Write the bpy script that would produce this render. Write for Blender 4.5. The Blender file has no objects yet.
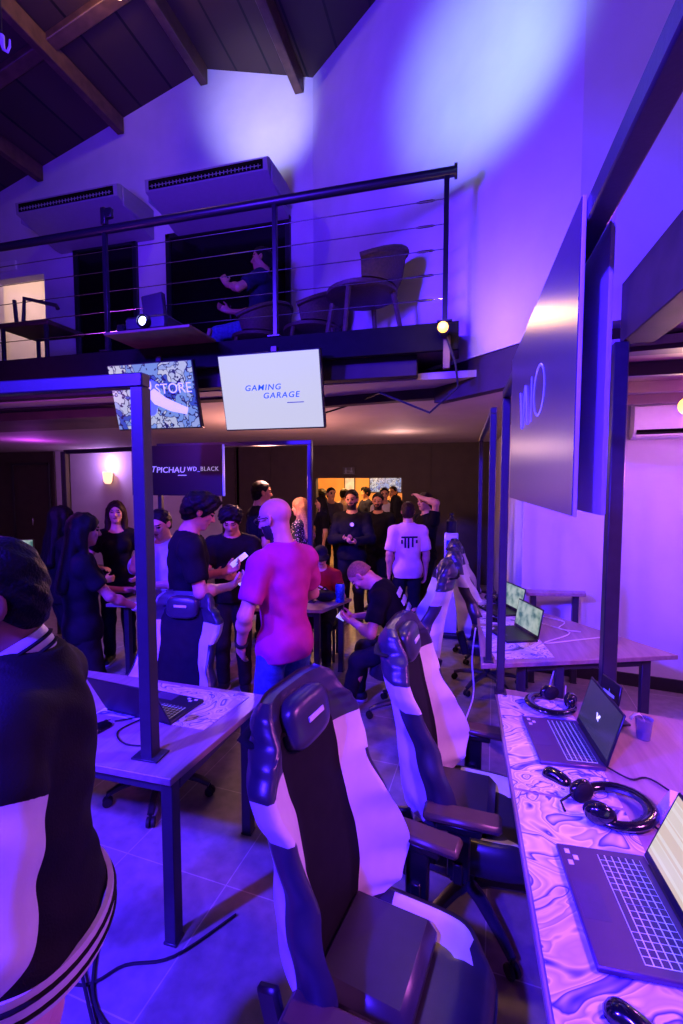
import bpy, math, random
import numpy as np
from mathutils import Vector, Matrix

# ------------------------------------------------------------------ camera, light, exposure
S = bpy.context.scene
CAM_H, YAW, PITCH, FOC = 1.95, math.radians(14.66), math.radians(-3.65), 455.0
FW = Vector((-math.sin(YAW) * math.cos(PITCH), math.cos(YAW) * math.cos(PITCH), math.sin(PITCH)))
RT = Vector((math.cos(YAW), math.sin(YAW), 0))
UP = RT.cross(FW)
EYE = Vector((0, 0, CAM_H))
cd = bpy.data.cameras.new('camera')
cd.sensor_fit = 'HORIZONTAL'; cd.sensor_width = 24.0
cd.lens = 24.0 * FOC / 683.0
cd.clip_start = 0.02
co = bpy.data.objects.new('camera', cd)
co.matrix_world = Matrix(((RT.x, UP.x, -FW.x, 0), (RT.y, UP.y, -FW.y, 0), (RT.z, UP.z, -FW.z, CAM_H), (0, 0, 0, 1)))
S.collection.objects.link(co); S.camera = co
S.view_settings.view_transform = 'Standard'; S.view_settings.look = 'None'
S.view_settings.gamma = 1.0; S.view_settings.use_curve_mapping = False
S.view_settings.exposure = 0.0

def ray(px, py): return FW + RT * ((px - 341.5) / FOC) - UP * ((py - 512.0) / FOC)
def at_z(px, py, z):
    d = ray(px, py); return EYE + d * ((z - CAM_H) / d.z)
def at_y(px, py, y):
    d = ray(px, py); return EYE + d * (y / d.y)
def ground(px, depth):                      # ground point of picture column px at a depth along the view
    p = EYE + FW * depth + RT * ((px - 341.5) / FOC * depth); return Vector((p.x, p.y, 0))

W = bpy.data.worlds.new('world'); S.world = W; W.use_nodes = True
W.node_tree.nodes['Background'].inputs[0].default_value = (0.09, 0.02, 0.45, 1)
W.node_tree.nodes['Background'].inputs[1].default_value = 0.10

def light(name, typ, loc, target, energy, color, size=0.1, spot=60, blend=0.5):
    l = bpy.data.lights.new(name, typ); l.energy = energy; l.color = color
    if typ == 'AREA': l.size = size
    else: l.shadow_soft_size = size
    if typ == 'SPOT': l.spot_size = math.radians(spot); l.spot_blend = blend
    o = bpy.data.objects.new(name, l); o.location = loc
    if target is not None:
        o.rotation_euler = (Vector(target) - Vector(loc)).to_track_quat('-Z', 'Y').to_euler()
    S.collection.objects.link(o); o['kind'] = 'helper'
    return o
BLUE = (0.045, 0.012, 1.0); VIOLET = (0.42, 0.16, 1.0); MAG = (1.0, 0.12, 0.75); WARM = (1.0, 0.50, 0.16)
# stage floods of the room and added fill lights: blue from the left behind the camera, violet in the right bay, magenta from the right
light('blue_flood', 'SPOT', (-3.3, -1.3, 4.0), (-0.9, 1.9, 0.7), 5600, BLUE, 0.12, 85, 0.6)
light('blue_fill', 'SPOT', (-1.3, -2.1, 4.3), (-0.2, 1.8, 0.6), 4200, BLUE, 0.12, 70, 0.7)  # added second blue source, brightens the chairs where the first is blocked
light('blue_wall_flood', 'SPOT', (-2.2, 1.2, 3.6), (-1.6, 5.0, 5.4), 1000, (0.07, 0.012, 1.0), 0.3, 140, 0.9)
light('white_spot_flood', 'SPOT', (-0.45, 0.3, 3.7), tuple(at_y(480, 62, 3.46)), 640, (0.52, 0.86, 1.0), 0.10, 28, .95)
light('gable_spot_flood', 'SPOT', (-1.9, 3.5, 5.2), (-2.36, 5.3, 6.35), 300, (0.6, 0.62, 1.0), 0.10, 46, 1.0)
light('bay_flood', 'AREA', (2.3, 3.3, 2.70), (1.9, 4.6, 0.9), 60, VIOLET, 0.5)
light('desk_flood', 'SPOT', (1.9, 1.3, 2.5), (0.8, 1.75, 0.75), 235, (0.95, 0.18, 0.88), 0.2, 110, 0.8)
light('magenta_flood', 'SPOT', (0.75, 1.45, 3.45), (-1.5, 3.2, 1.25), 190, MAG, 0.15, 36, 0.7)
light('warm_downlight', 'SPOT', (-0.25, 2.2, 3.4), (0.02, 1.85, 0.6), 75, WARM, 0.1, 25, 0.5)
light('warm_side_fill', 'SPOT', (0.7, 2.3, 3.1), (-1.3, 1.65, 1.7), 130, WARM, 0.1, 36, 0.8)  # added light without a fixture, warms the right face of the left post
light('left_violet_fill', 'POINT', (-3.6, 2.5, 2.55), None, 34, (0.62, 0.07, 1.0), 0.1)  # added unseen source, lifts the dark figures at the back left
light('bay_ceiling_fill', 'POINT', (2.0, 3.4, 2.25), None, 45, (0.9, 0.16, 1.0), 0.1)  # added source, brightens the bay planks that the bay flood misses
light('upper_violet_fill', 'SPOT', (1.9, 0.3, 3.6), (1.1, 2.9, 5.0), 90, (0.5, 0.25, 1.0), 0.2, 90, 0.8)  # added source, shifts the upper right wall from deep blue to lavender

# ------------------------------------------------------------------ materials
def lin(h):
    h = h.lstrip('#'); v = [int(h[i:i + 2], 16) / 255 for i in (0, 2, 4)]
    return tuple(c / 12.92 if c <= 0.04045 else ((c + 0.055) / 1.055) ** 2.4 for c in v) + (1,)
MATS = {}
def mat(name, col, rough=0.6, metal=0.0, noise=0.12, scale=18.0, bump=0.0, bscale=120.0, emit=0.0, emit_col=None, trans=0.0, coat=0.0, sheen=0.0):
    if name in MATS: return MATS[name]
    m = bpy.data.materials.new(name); m.use_nodes = True; nt = m.node_tree; b = nt.nodes['Principled BSDF']
    c = lin(col) if isinstance(col, str) else tuple(col) + (1,)
    tc = nt.nodes.new('ShaderNodeTexCoord')
    nz = nt.nodes.new('ShaderNodeTexNoise'); nz.inputs['Scale'].default_value = scale; nz.inputs['Detail'].default_value = 4
    nt.links.new(tc.outputs['Object'], nz.inputs['Vector'])
    rp = nt.nodes.new('ShaderNodeValToRGB')
    rp.color_ramp.elements[0].position = 0.3; rp.color_ramp.elements[1].position = 0.7
    rp.color_ramp.elements[0].color = tuple(max(0, x * (1 - noise)) for x in c[:3]) + (1,)
    rp.color_ramp.elements[1].color = tuple(min(1, x * (1 + noise)) for x in c[:3]) + (1,)
    nt.links.new(nz.outputs['Fac'], rp.inputs['Fac']); nt.links.new(rp.outputs['Color'], b.inputs['Base Color'])
    b.inputs['Roughness'].default_value = rough; b.inputs['Metallic'].default_value = metal
    if bump:
        n2 = nt.nodes.new('ShaderNodeTexNoise'); n2.inputs['Scale'].default_value = bscale
        nt.links.new(tc.outputs['Object'], n2.inputs['Vector'])
        bp = nt.nodes.new('ShaderNodeBump'); bp.inputs['Strength'].default_value = bump; bp.inputs['Distance'].default_value = 0.01
        nt.links.new(n2.outputs['Fac'], bp.inputs['Height']); nt.links.new(bp.outputs['Normal'], b.inputs['Normal'])
    if emit:
        e = lin(emit_col or col); b.inputs['Emission Color'].default_value = e; b.inputs['Emission Strength'].default_value = emit
    if name.startswith(('cloth', 'trouser', 'jacket', 'denim', 'fabric', 'hair', 'edge', 'beam', 'fascia')): b.inputs['Specular IOR Level'].default_value = 0.15
    if trans: b.inputs['Transmission Weight'].default_value = trans
    if coat: b.inputs['Coat Weight'].default_value = coat
    if sheen: b.inputs['Sheen Weight'].default_value = sheen
    MATS[name] = m
    return m
def ramp_mat(name, build, rough=0.6, emit=0.0):
    """material whose colour socket comes from build(nt, texcoord)"""
    m = bpy.data.materials.new(name); m.use_nodes = True; nt = m.node_tree; b = nt.nodes['Principled BSDF']
    tc = nt.nodes.new('ShaderNodeTexCoord'); out = build(nt, tc)
    b.inputs['Roughness'].default_value = rough
    if emit:
        b.inputs['Base Color'].default_value = (0.02, 0.02, 0.02, 1)
        nt.links.new(out, b.inputs['Emission Color']); b.inputs['Emission Strength'].default_value = emit
    else: nt.links.new(out, b.inputs['Base Color'])
    MATS[name] = m
    return m
def ramp(nt, src, stops, const=False):
    r = nt.nodes.new('ShaderNodeValToRGB'); cr = r.color_ramp
    if const: cr.interpolation = 'CONSTANT'
    while len(cr.elements) < len(stops): cr.elements.new(0.5)
    for e, (p, c) in zip(cr.elements, stops): e.position = p; e.color = lin(c)
    nt.links.new(src, r.inputs['Fac']); return r.outputs['Color']

def f_floor(nt, tc):
    mp = nt.nodes.new('ShaderNodeMapping'); mp.inputs['Rotation'].default_value = (0, 0, math.radians(4)); nt.links.new(tc.outputs['Object'], mp.inputs['Vector'])
    bk = nt.nodes.new('ShaderNodeTexBrick'); bk.offset = 0.0
    bk.inputs['Scale'].default_value = 1.0; bk.inputs['Brick Width'].default_value = 0.6; bk.inputs['Row Height'].default_value = 0.6
    bk.inputs['Mortar Size'].default_value = 0.003; bk.inputs['Color1'].default_value = lin('#8d8680'); bk.inputs['Color2'].default_value = lin('#847d78')
    bk.inputs['Mortar'].default_value = lin('#b5aea6'); nt.links.new(mp.outputs['Vector'], bk.inputs['Vector'])
    nz = nt.nodes.new('ShaderNodeTexNoise'); nz.inputs['Scale'].default_value = 14; nz.inputs['Detail'].default_value = 6; nt.links.new(tc.outputs['Object'], nz.inputs['Vector'])
    mx = nt.nodes.new('ShaderNodeMix'); mx.data_type = 'RGBA'; mx.blend_type = 'MULTIPLY'; mx.inputs['Factor'].default_value = 0.5
    nt.links.new(bk.outputs['Color'], mx.inputs['A']); nt.links.new(ramp(nt, nz.outputs['Fac'], [(0.3, '#a0a0a0'), (0.7, '#ffffff')]), mx.inputs['B'])
    return mx.outputs['Result']
ramp_mat('floor_tile', f_floor, 0.55)
def planks(c1, c2, gap, w, axis):
    def f(nt, tc):
        sx = nt.nodes.new('ShaderNodeSeparateXYZ'); nt.links.new(tc.outputs['Object'], sx.inputs[0])
        mul = nt.nodes.new('ShaderNodeMath'); mul.operation = 'MULTIPLY'; mul.inputs[1].default_value = 1 / w; nt.links.new(sx.outputs[axis], mul.inputs[0])
        fr = nt.nodes.new('ShaderNodeMath'); fr.operation = 'FRACT'; nt.links.new(mul.outputs[0], fr.inputs[0])
        fl = nt.nodes.new('ShaderNodeMath'); fl.operation = 'FLOOR'; nt.links.new(mul.outputs[0], fl.inputs[0])
        wn = nt.nodes.new('ShaderNodeTexWhiteNoise'); wn.noise_dimensions = '1D'; nt.links.new(fl.outputs[0], wn.inputs['W'])
        base = ramp(nt, wn.outputs['Value'], [(0, c1), (1, c2)])
        g = ramp(nt, fr.outputs[0], [(0, gap), (0.06, '#ffffff')], True)
        mx = nt.nodes.new('ShaderNodeMix'); mx.data_type = 'RGBA'; mx.blend_type = 'MULTIPLY'; mx.inputs['Factor'].default_value = 1
        nt.links.new(base, mx.inputs['A']); nt.links.new(g, mx.inputs['B']); return mx.outputs['Result']
    return f
ramp_mat('roof_boards', planks('#33231c', '#46332a', '#303030', 0.45, 0), 0.7)
ramp_mat('bay_planks', planks('#4a3640', '#8a6a72', '#303030', 0.16, 1), 0.5)
mat('wall_white', '#c9c6cc', 0.8, noise=0.05, scale=3, bump=0.08, bscale=60)
mat('wall_dark', '#3d342e', 0.75, noise=0.15, scale=4)
mat('ceiling_white', '#a89a94', 0.8, noise=0.06, scale=2)
mat('edge_dark', '#0c0b10', 0.9, noise=0.2)
mat('rail_dark', '#16151f', 0.4, metal=0.2, noise=0.1)
mat('fascia', '#342a30', 0.8, noise=0.15, scale=5)
mat('beam_dark', '#3a2d36', 0.6, noise=0.2, scale=6)
mat('wood_beam', '#5a4030', 0.6, noise=0.3, scale=9)
mat('mezzanine_brown', '#57463a', 0.7, noise=0.2, scale=5)
mat('glass_black', '#0c0a0c', 0.15, noise=0.05)
mat('frame_dark', '#1d1a22', 0.45, noise=0.1)
mat('steel_black', '#34323c', 0.38, metal=0.3, noise=0.1, bump=0.03)
mat('steel_purple', '#4a3c4c', 0.40, metal=0.2, noise=0.1)
mat('chrome', '#b8b8c0', 0.22, metal=1.0, noise=0.05)
mat('plastic_white', '#d6d4d8', 0.45, noise=0.03)
mat('aircon_grey', '#8d8892', 0.5, noise=0.03)
mat('plastic_black', '#15141a', 0.38, noise=0.1)
mat('plastic_gloss', '#101016', 0.15, noise=0.05, coat=0.5)
mat('warm_room', '#d8a86a', 0.8, noise=0.08, scale=3)
mat('rubber', '#0e0d10', 0.7)
def f_desk(nt, tc):
    mp = nt.nodes.new('ShaderNodeMapping'); mp.inputs['Scale'].default_value = (30, 2.5, 30); nt.links.new(tc.outputs['Object'], mp.inputs['Vector'])
    nz = nt.nodes.new('ShaderNodeTexNoise'); nz.inputs['Scale'].default_value = 1; nz.inputs['Detail'].default_value = 5; nt.links.new(mp.outputs['Vector'], nz.inputs['Vector'])
    return ramp(nt, nz.outputs['Fac'], [(0.3, '#7d6a68'), (0.7, '#96827e')])
ramp_mat('desk_wood', f_desk, 0.42)

# ------------------------------------------------------------------ mesh helpers
def rot(ax, deg): return Matrix.Rotation(math.radians(deg), 3, ax)
class M:
    def __init__(s): s.v = []; s.f = []; s.m = []
    def add(s, vs, fs, m=0):
        k = len(s.v); s.v += [tuple(v) for v in vs]; s.f += [tuple(i + k for i in f) for f in fs]
        s.m += (list(m) if isinstance(m, (list, tuple)) else [m] * len(fs)); return s
    def box(s, c, size, R=None, b=0.0, m=0):
        hx, hy, hz = size[0] / 2, size[1] / 2, size[2] / 2; b = min(b, hx * .95, hy * .95, hz * .95); c = Vector(c)
        vs = []; fs = []
        if b <= 0:
            vs = [Vector((x, y, z)) for x in (-hx, hx) for y in (-hy, hy) for z in (-hz, hz)]
            fs = [(0, 1, 3, 2), (4, 6, 7, 5), (0, 4, 5, 1), (2, 3, 7, 6), (0, 2, 6, 4), (1, 5, 7, 3)]
        else:
            idx = {}
            for sx in (-1, 1):
                for sy in (-1, 1):
                    for sz in (-1, 1):
                        for a in range(3):
                            idx[sx, sy, sz, a] = len(vs)
                            d = [hx - b, hy - b, hz - b]; d[a] += b
                            vs.append(Vector((sx * d[0], sy * d[1], sz * d[2])))
                        fs.append(tuple(idx[sx, sy, sz, a] for a in range(3)))
            for a in range(3):
                o = [i for i in range(3) if i != a]
                for sg in (-1, 1):
                    q = []
                    for t in ((-1, -1), (1, -1), (1, 1), (-1, 1)):
                        k = [0, 0, 0]; k[a] = sg; k[o[0]] = t[0]; k[o[1]] = t[1]; q.append(idx[k[0], k[1], k[2], a])
                    fs.append(tuple(q))
                for t in ((-1, -1), (1, -1), (1, 1), (-1, 1)):    # edges along axis a
                    k0 = [0, 0, 0]; k0[o[0]] = t[0]; k0[o[1]] = t[1]; k1 = k0[:]; k0[a] = -1; k1[a] = 1
                    fs.append((idx[tuple(k0) + (o[0],)], idx[tuple(k1) + (o[0],)], idx[tuple(k1) + (o[1],)], idx[tuple(k0) + (o[1],)]))
        if R is not None: vs = [R @ v for v in vs]
        return s.add([v + c for v in vs], fs, m)
    def tube(s, path, r, n=8, closed=False, m=0, flat=1.0):
        P = [Vector(p) for p in path]; N = len(P); rr = r if isinstance(r, (list, tuple)) else [r] * N
        vs = []; prev = None
        for i, p in enumerate(P):
            t = (P[(i + 1) % N] - P[i - 1]) if closed else (P[min(i + 1, N - 1)] - P[max(i - 1, 0)])
            if t.length < 1e-9: t = Vector((0, 0, 1))
            t.normalize()
            if prev is None:
                a = Vector((0, 0, 1)) if abs(t.z) < 0.9 else Vector((1, 0, 0)); u = t.cross(a).normalized()
            else:
                u = prev - t * prev.dot(t); u = u.normalized() if u.length > 1e-6 else t.orthogonal().normalized()
            prev = u; w = t.cross(u)
            for k in range(n):
                a = 2 * math.pi * k / n; vs.append(p + u * (rr[i] * math.cos(a)) + w * (rr[i] * flat * math.sin(a)))
        fs = []
        for i in range(N if closed else N - 1):
            j = (i + 1) % N
            for k in range(n): fs.append((i * n + k, i * n + (k + 1) % n, j * n + (k + 1) % n, j * n + k))
        if not closed: fs += [tuple(range(n - 1, -1, -1)), tuple((N - 1) * n + k for k in range(n))]
        return s.add(vs, fs, m)
    def bar(s, a, b, w, h=None, m=0):
        """square section bar from a to b"""
        a = Vector(a); b = Vector(b); d = b - a; L = d.length; h = h or w
        q = d.to_track_quat('X', 'Z').to_matrix()
        return s.box((a + b) / 2, (L, w, h), q, min(w, h) * .1, m)
    def lathe(s, prof, n=24, c=(0, 0, 0), R=None, m=0):
        c = Vector(c); vs = []; fs = []; K = len(prof)
        for r, z in prof:
            for k in range(n):
                a = 2 * math.pi * k / n; v = Vector((r * math.cos(a), r * math.sin(a), z)); vs.append((R @ v if R is not None else v) + c)
        for i in range(K - 1):
            for k in range(n): fs.append((i * n + k, i * n + (k + 1) % n, (i + 1) * n + (k + 1) % n, (i + 1) * n + k))
        fs += [tuple(range(n - 1, -1, -1)), tuple((K - 1) * n + k for k in range(n))]
        return s.add(vs, fs, m)
    def ell(s, c, r, R=None, nu=20, nv=12, m=0, p=1.0):
        c = Vector(c); vs = []; fs = []
        sg = lambda x: math.copysign(abs(x) ** p, x)
        for i in range(nv + 1):
            ph = -math.pi / 2 + math.pi * i / nv
            for k in range(nu):
                a = 2 * math.pi * k / nu
                v = Vector((r[0] * sg(math.cos(ph)) * sg(math.cos(a)), r[1] * sg(math.cos(ph)) * sg(math.sin(a)), r[2] * sg(math.sin(ph))))
                vs.append((R @ v if R is not None else v) + c)
        for i in range(nv):
            for k in range(nu): fs.append((i * nu + k, i * nu + (k + 1) % nu, (i + 1) * nu + (k + 1) % nu, (i + 1) * nu + k))
        return s.add(vs, fs, m)
    def prism(s, poly, z0, z1, T=None, m=0):
        n = len(poly); vs = [Vector((x, y, z0)) for x, y in poly] + [Vector((x, y, z1)) for x, y in poly]
        if T is not None: vs = [T @ v for v in vs]
        fs = [tuple(range(n - 1, -1, -1)), tuple(range(n, 2 * n))] + [(i, (i + 1) % n, n + (i + 1) % n, n + i) for i in range(n)]
        return s.add(vs, fs, m)
    def grid(s, rows, m=0, closed=False):
        n = len(rows[0]); vs = [p for r in rows for p in r]; fs = []
        for i in range(len(rows) - 1):
            for k in range(n if closed else n - 1): fs.append((i * n + k, i * n + (k + 1) % n, (i + 1) * n + (k + 1) % n, (i + 1) * n + k))
        return s.add(vs, fs, m)
    def build(s, name, mats, parent=None, smooth=40, loc=None, rz=0):
        me = bpy.data.meshes.new(name); me.from_pydata([tuple(v) for v in s.v], [], s.f)
        for x in (mats if isinstance(mats, (list, tuple)) else [mats]): me.materials.append(MATS[x] if isinstance(x, str) else x)
        if any(s.m): me.polygons.foreach_set('material_index', s.m)
        return finish(me, name, parent, smooth, loc, rz)
import bmesh
def finish(me, name, parent=None, smooth=40, loc=None, rz=0, fix=True):
    if fix:
        bm = bmesh.new(); bm.from_mesh(me); bmesh.ops.remove_doubles(bm, verts=bm.verts, dist=1e-6); bmesh.ops.recalc_face_normals(bm, faces=bm.faces); bm.to_mesh(me); bm.free()
    if smooth:
        me.polygons.foreach_set('use_smooth', [True] * len(me.polygons))
        if smooth < 180: me.set_sharp_from_angle(angle=math.radians(smooth))
    me.update()
    o = bpy.data.objects.new(name, me); S.collection.objects.link(o)
    if parent is not None: o.parent = parent
    if loc is not None: o.location = loc
    o.rotation_euler.z = rz
    return o
def tag(o, label, cat, group=None, kind=None):
    o['label'] = label; o['category'] = cat
    if group: o['group'] = group
    if kind: o['kind'] = kind
    return o
def thing(name, label, cat, loc=(0, 0, 0), rz=0.0, group=None):
    o = bpy.data.objects.new(name, None); o.empty_display_size = 0.1; S.collection.objects.link(o)
    o.location = loc; o.rotation_euler.z = rz; return tag(o, label, cat, group)
def struct(o):
    o['kind'] = 'structure'; return o
def dup(root, loc, rz, label, group=None):
    r = root.copy(); S.collection.objects.link(r); r.location = loc; r.rotation_euler.z = rz; r['label'] = label
    if group: r['group'] = group
    for ch in list(root.children):
        c = ch.copy(); S.collection.objects.link(c); c.parent = r
        for g in list(ch.children):
            d = g.copy(); S.collection.objects.link(d); d.parent = c
    return r
def text_mesh(txt, size, depth=0.001, shear=0.0, space=1.0, bold=0.0):
    cu = bpy.data.curves.new('lettering', 'FONT'); cu.body = txt; cu.size = size; cu.extrude = depth; cu.shear = shear; cu.space_character = space
    cu.offset = bold; cu.align_x = 'CENTER'; cu.align_y = 'CENTER'; cu.resolution_u = 3
    o = bpy.data.objects.new('lettering', cu); S.collection.objects.link(o)
    dg = bpy.context.evaluated_depsgraph_get(); me = bpy.data.meshes.new_from_object(o.evaluated_get(dg))
    bpy.data.objects.remove(o); bpy.data.curves.remove(cu); return me
def place_text(txt, size, name, material, parent, T, depth=0.001, shear=0.0, sx=1.0, space=1.0, bold=0.0):
    me = text_mesh(txt, size, depth, shear, space, bold); me.transform(T @ Matrix.Diagonal((sx, 1, 1, 1))); me.materials.clear(); me.materials.append(MATS[material])
    return finish(me, name, parent, 0, fix=False)
def frame_mat(origin, xdir, ydir):
    x = Vector(xdir).normalized(); y = Vector(ydir); y = (y - x * y.dot(x)).normalized(); z = x.cross(y); o = Vector(origin)
    return Matrix(((x.x, y.x, z.x, o.x), (x.y, y.y, z.y, o.y), (x.z, y.z, z.z, o.z), (0, 0, 0, 1)))
# ------------------------------------------------------------------ the room
GY = 5.3                                   # gable wall; the slanted wall runs from its right corner towards the near right
CX, WX, WY = -1.73, 0.63, 2.94             # its two ends: (CX, GY) and (WX, WY)
RIDGE_X, RIDGE_Z, SLOPE = -3.12, 7.02, 0.285
def roof_z(x): return RIDGE_Z - SLOPE * abs(x - RIDGE_X)
MZ, LOWZ = 3.05, 2.72                      # mezzanine floor, ceiling under it
BY = 9.0                                   # back wall

m = M(); m.box((-4, 4.5, -0.05), (18, 17, 0.1)); struct(m.build('floor', 'floor_tile'))
# gable wall with one real opening into the warm upstairs room
m = M()
dl, dr, dt = at_y(-6, 300, GY).x, at_y(45, 300, GY).x, at_y(20, 277, GY).z
def strip(m, x0, x1, z0, top=True, z1=None):
    a, b = (roof_z(x0), roof_z(x1)) if top else (z1, z1)
    vs = [(x0, GY, z0), (x1, GY, z0), (x1, GY, b), (x0, GY, a), (x0, GY + .15, z0), (x1, GY + .15, z0), (x1, GY + .15, b), (x0, GY + .15, a)]
    m.add(vs, [(0, 1, 2, 3), (5, 4, 7, 6), (0, 4, 5, 1), (1, 5, 6, 2), (2, 6, 7, 3), (3, 7, 4, 0)])
strip(m, -12.5, dl, MZ - .3); strip(m, dl, dr, dt); strip(m, dr, RIDGE_X, MZ - .3); strip(m, RIDGE_X, CX, MZ - .3)
struct(m.build('wall_gable', 'wall_white', smooth=0))
m = M()
m.box(((dl + dr) / 2, GY + 1.9, MZ + 1.2), (3.0, .1, 2.6)); m.box((dl - .5, GY + 1.0, MZ + 1.2), (.1, 1.8, 2.6)); m.box((dr + .8, GY + 1.0, MZ + 1.2), (.1, 1.8, 2.6)); m.box(((dl + dr) / 2, GY + 1.0, MZ + 2.5), (3.0, 1.8, .1))
struct(m.build('wall_upstairs_room', 'wall_white', smooth=0))
light('upstairs_room_lamp', 'POINT', ((dl + dr) / 2, GY + 1.0, MZ + 2.1), None, 34, (1.0, 0.60, 0.42), 0.12)
# slanted wall, then the wall above the right bay
def upright(m, a, b, z0, ta, tb, th=0.15):
    a = Vector((a[0], a[1], 0)); b = Vector((b[0], b[1], 0)); d = (b - a).normalized(); n = Vector((-d.y, d.x, 0)) * th
    vs = [(a.x, a.y, z0), (b.x, b.y, z0), (b.x, b.y, tb), (a.x, a.y, ta)]; vs += [(v[0] + n.x, v[1] + n.y, v[2]) for v in vs]
    m.add(vs, [(0, 1, 2, 3), (5, 4, 7, 6), (0, 4, 5, 1), (1, 5, 6, 2), (2, 6, 7, 3), (3, 7, 4, 0)])
m = M(); upright(m, (CX, GY), (WX, WY), 2.86, roof_z(CX), roof_z(WX)); struct(m.build('wall_slanted', 'wall_white', smooth=0))
m = M(); upright(m, (WX, WY), (4.2, 2.55), 2.86, roof_z(WX), roof_z(4.2)); struct(m.build('wall_right', 'wall_white', smooth=0))
# roof with boards, purlins and rafters
m = M()
for x0, x1 in ((-12.5, RIDGE_X), (RIDGE_X, 4.2)):
    vs = [(x0, -2.5, roof_z(x0)), (x1, -2.5, roof_z(x1)), (x1, 5.45, roof_z(x1)), (x0, 5.45, roof_z(x0))]; vs += [(x, y, z + .08) for x, y, z in vs]
    m.add(vs, [(0, 1, 2, 3), (5, 4, 7, 6), (0, 4, 5, 1), (1, 5, 6, 2), (2, 6, 7, 3), (3, 7, 4, 0)])
struct(m.build('ceiling', 'roof_boards', smooth=0))
for i, x in enumerate((-5.66, -4.34, -3.12, -1.89)):
    m = M(); m.box((x, 1.4, roof_z(x) - .11), (.10, 7.76, .2), None, .008); struct(m.build('trim_purlin_%d' % (i + 1), 'wood_beam'))
for i, y in enumerate((2.4, 4.2)):
    m = M()
    for x0, x1 in ((-8.9, RIDGE_X - .02), (RIDGE_X + .02, 1.1 - .45 * (y - 2.4))):
        m.bar((x0, y, roof_z(x0) - .05), (x1, y, roof_z(x1) - .05), .14, .08)
    struct(m.build('trim_rafter_%d' % (i + 1), 'wood_beam'))
# mezzanine slab, its edge boards and the soffit below
RY = 3.3
m = M(); m.prism([(-12.5, RY), (-.03, RY), (-.03, 3.58), (CX, GY), (-12.5, GY)], 2.88, MZ); struct(m.build('floor_mezzanine', 'mezzanine_brown', smooth=0))
m = M(); m.box((-4.52, RY - .02, 2.955), (8.98, .035, .19), None, .004); struct(m.build('trim_mezzanine_edge', 'edge_dark'))
m = M(); m.box((-5.2, RY + .5, 2.79), (7.6, .14, .18), None, .004); m.box((-4.62, RY + .12, 2.80), (8.6, .1, .15), None, .004); struct(m.build('trim_mezzanine_beam', 'fascia'))
m = M(); m.prism([(-12.5, RY + .2), (.3, RY + .2), (WX, WY + .05), (4.2, 2.6), (4.2, 5.0), (WX, 5.0), (WX, BY), (-12.5, BY)], LOWZ, LOWZ + .05); struct(m.build('ceiling_lower', 'ceiling_white', smooth=0))
m = M(); upright(m, (-1.25, 3.98), (-.22, 3.82), 2.64, 2.87, 2.87, .1); upright(m, (-.22, 3.82), (.66, 2.93), 2.60, 2.87, 2.87, .1); struct(m.build('trim_bulkhead', 'beam_dark', smooth=0))
m = M(); m.prism([(-12.5, 3.9), (-3.3, 3.9), (-3.3, 4.7), (-12.5, 4.9)], LOWZ - .1, LOWZ - .003); struct(m.build('trim_soffit_beam', 'mezzanine_brown'))
# back wall with the doorway to the lit room behind
ox0, ox1, oz = at_y(316, 500, BY).x, at_y(402, 500, BY).x, at_y(360, 478, BY).z
px = at_y(222, 500, BY).x
m = M(); m.box(((-12.5 + px) / 2, BY + .08, 1.36), (px + 12.5, .16, 2.72)); struct(m.build('wall_back_left', 'wall_white', smooth=0))
xa, xb = at_y(-60, 500, BY).x, at_y(57, 500, BY).x; m = M(); m.box(((xa + xb) / 2, BY - .012, 1.36), (xb - xa, .02, 2.71)); m.box((xb - .03, BY - .03, 1.36), (.06, .03, 2.71)); struct(m.build('wall_back_panel', 'wall_dark', smooth=0))
m = M(); m.box(((px + ox0) / 2, BY + .08, 1.36), (ox0 - px, .16, 2.72)); m.box(((ox1 + .8) / 2, BY + .08, 1.36), (.8 - ox1, .16, 2.72)); m.box(((ox0 + ox1) / 2, BY + .08, (oz + 2.72) / 2), (ox1 - ox0, .16, 2.72 - oz))
for x in (px + .35, px + 1.15, ox1 + .55): m.box((x, BY - .005, 1.36), (.02, .02, 2.7))
struct(m.build('wall_back', 'wall_dark', smooth=0))
m = M(); m.box(((ox0 + ox1) / 2, 13.0, 1.4), (6.0, .1, 2.8)); m.box((ox0 - 1.8, 11.0, 1.4), (.1, 4.0, 2.8)); m.box((ox1 + 1.8, 11.0, 1.4), (.1, 4.0, 2.8)); m.box(((ox0 + ox1) / 2, 11.0, 2.85), (6, 4.2, .1)); m.box(((ox0 + ox1) / 2, 11.1, -.05), (6, 4.2, .09))
struct(m.build('wall_far_room', 'warm_room', smooth=0))
light('far_room_lamp', 'POINT', (ox0 + .2, 10.6, 2.5), None, 260, (1.0, 0.55, 0.18), 0.15)
light('far_room_violet_lamp', 'POINT', (ox1 + .6, 11.6, 2.4), None, 35, (0.6, 0.4, 1.0), 0.15)
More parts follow.
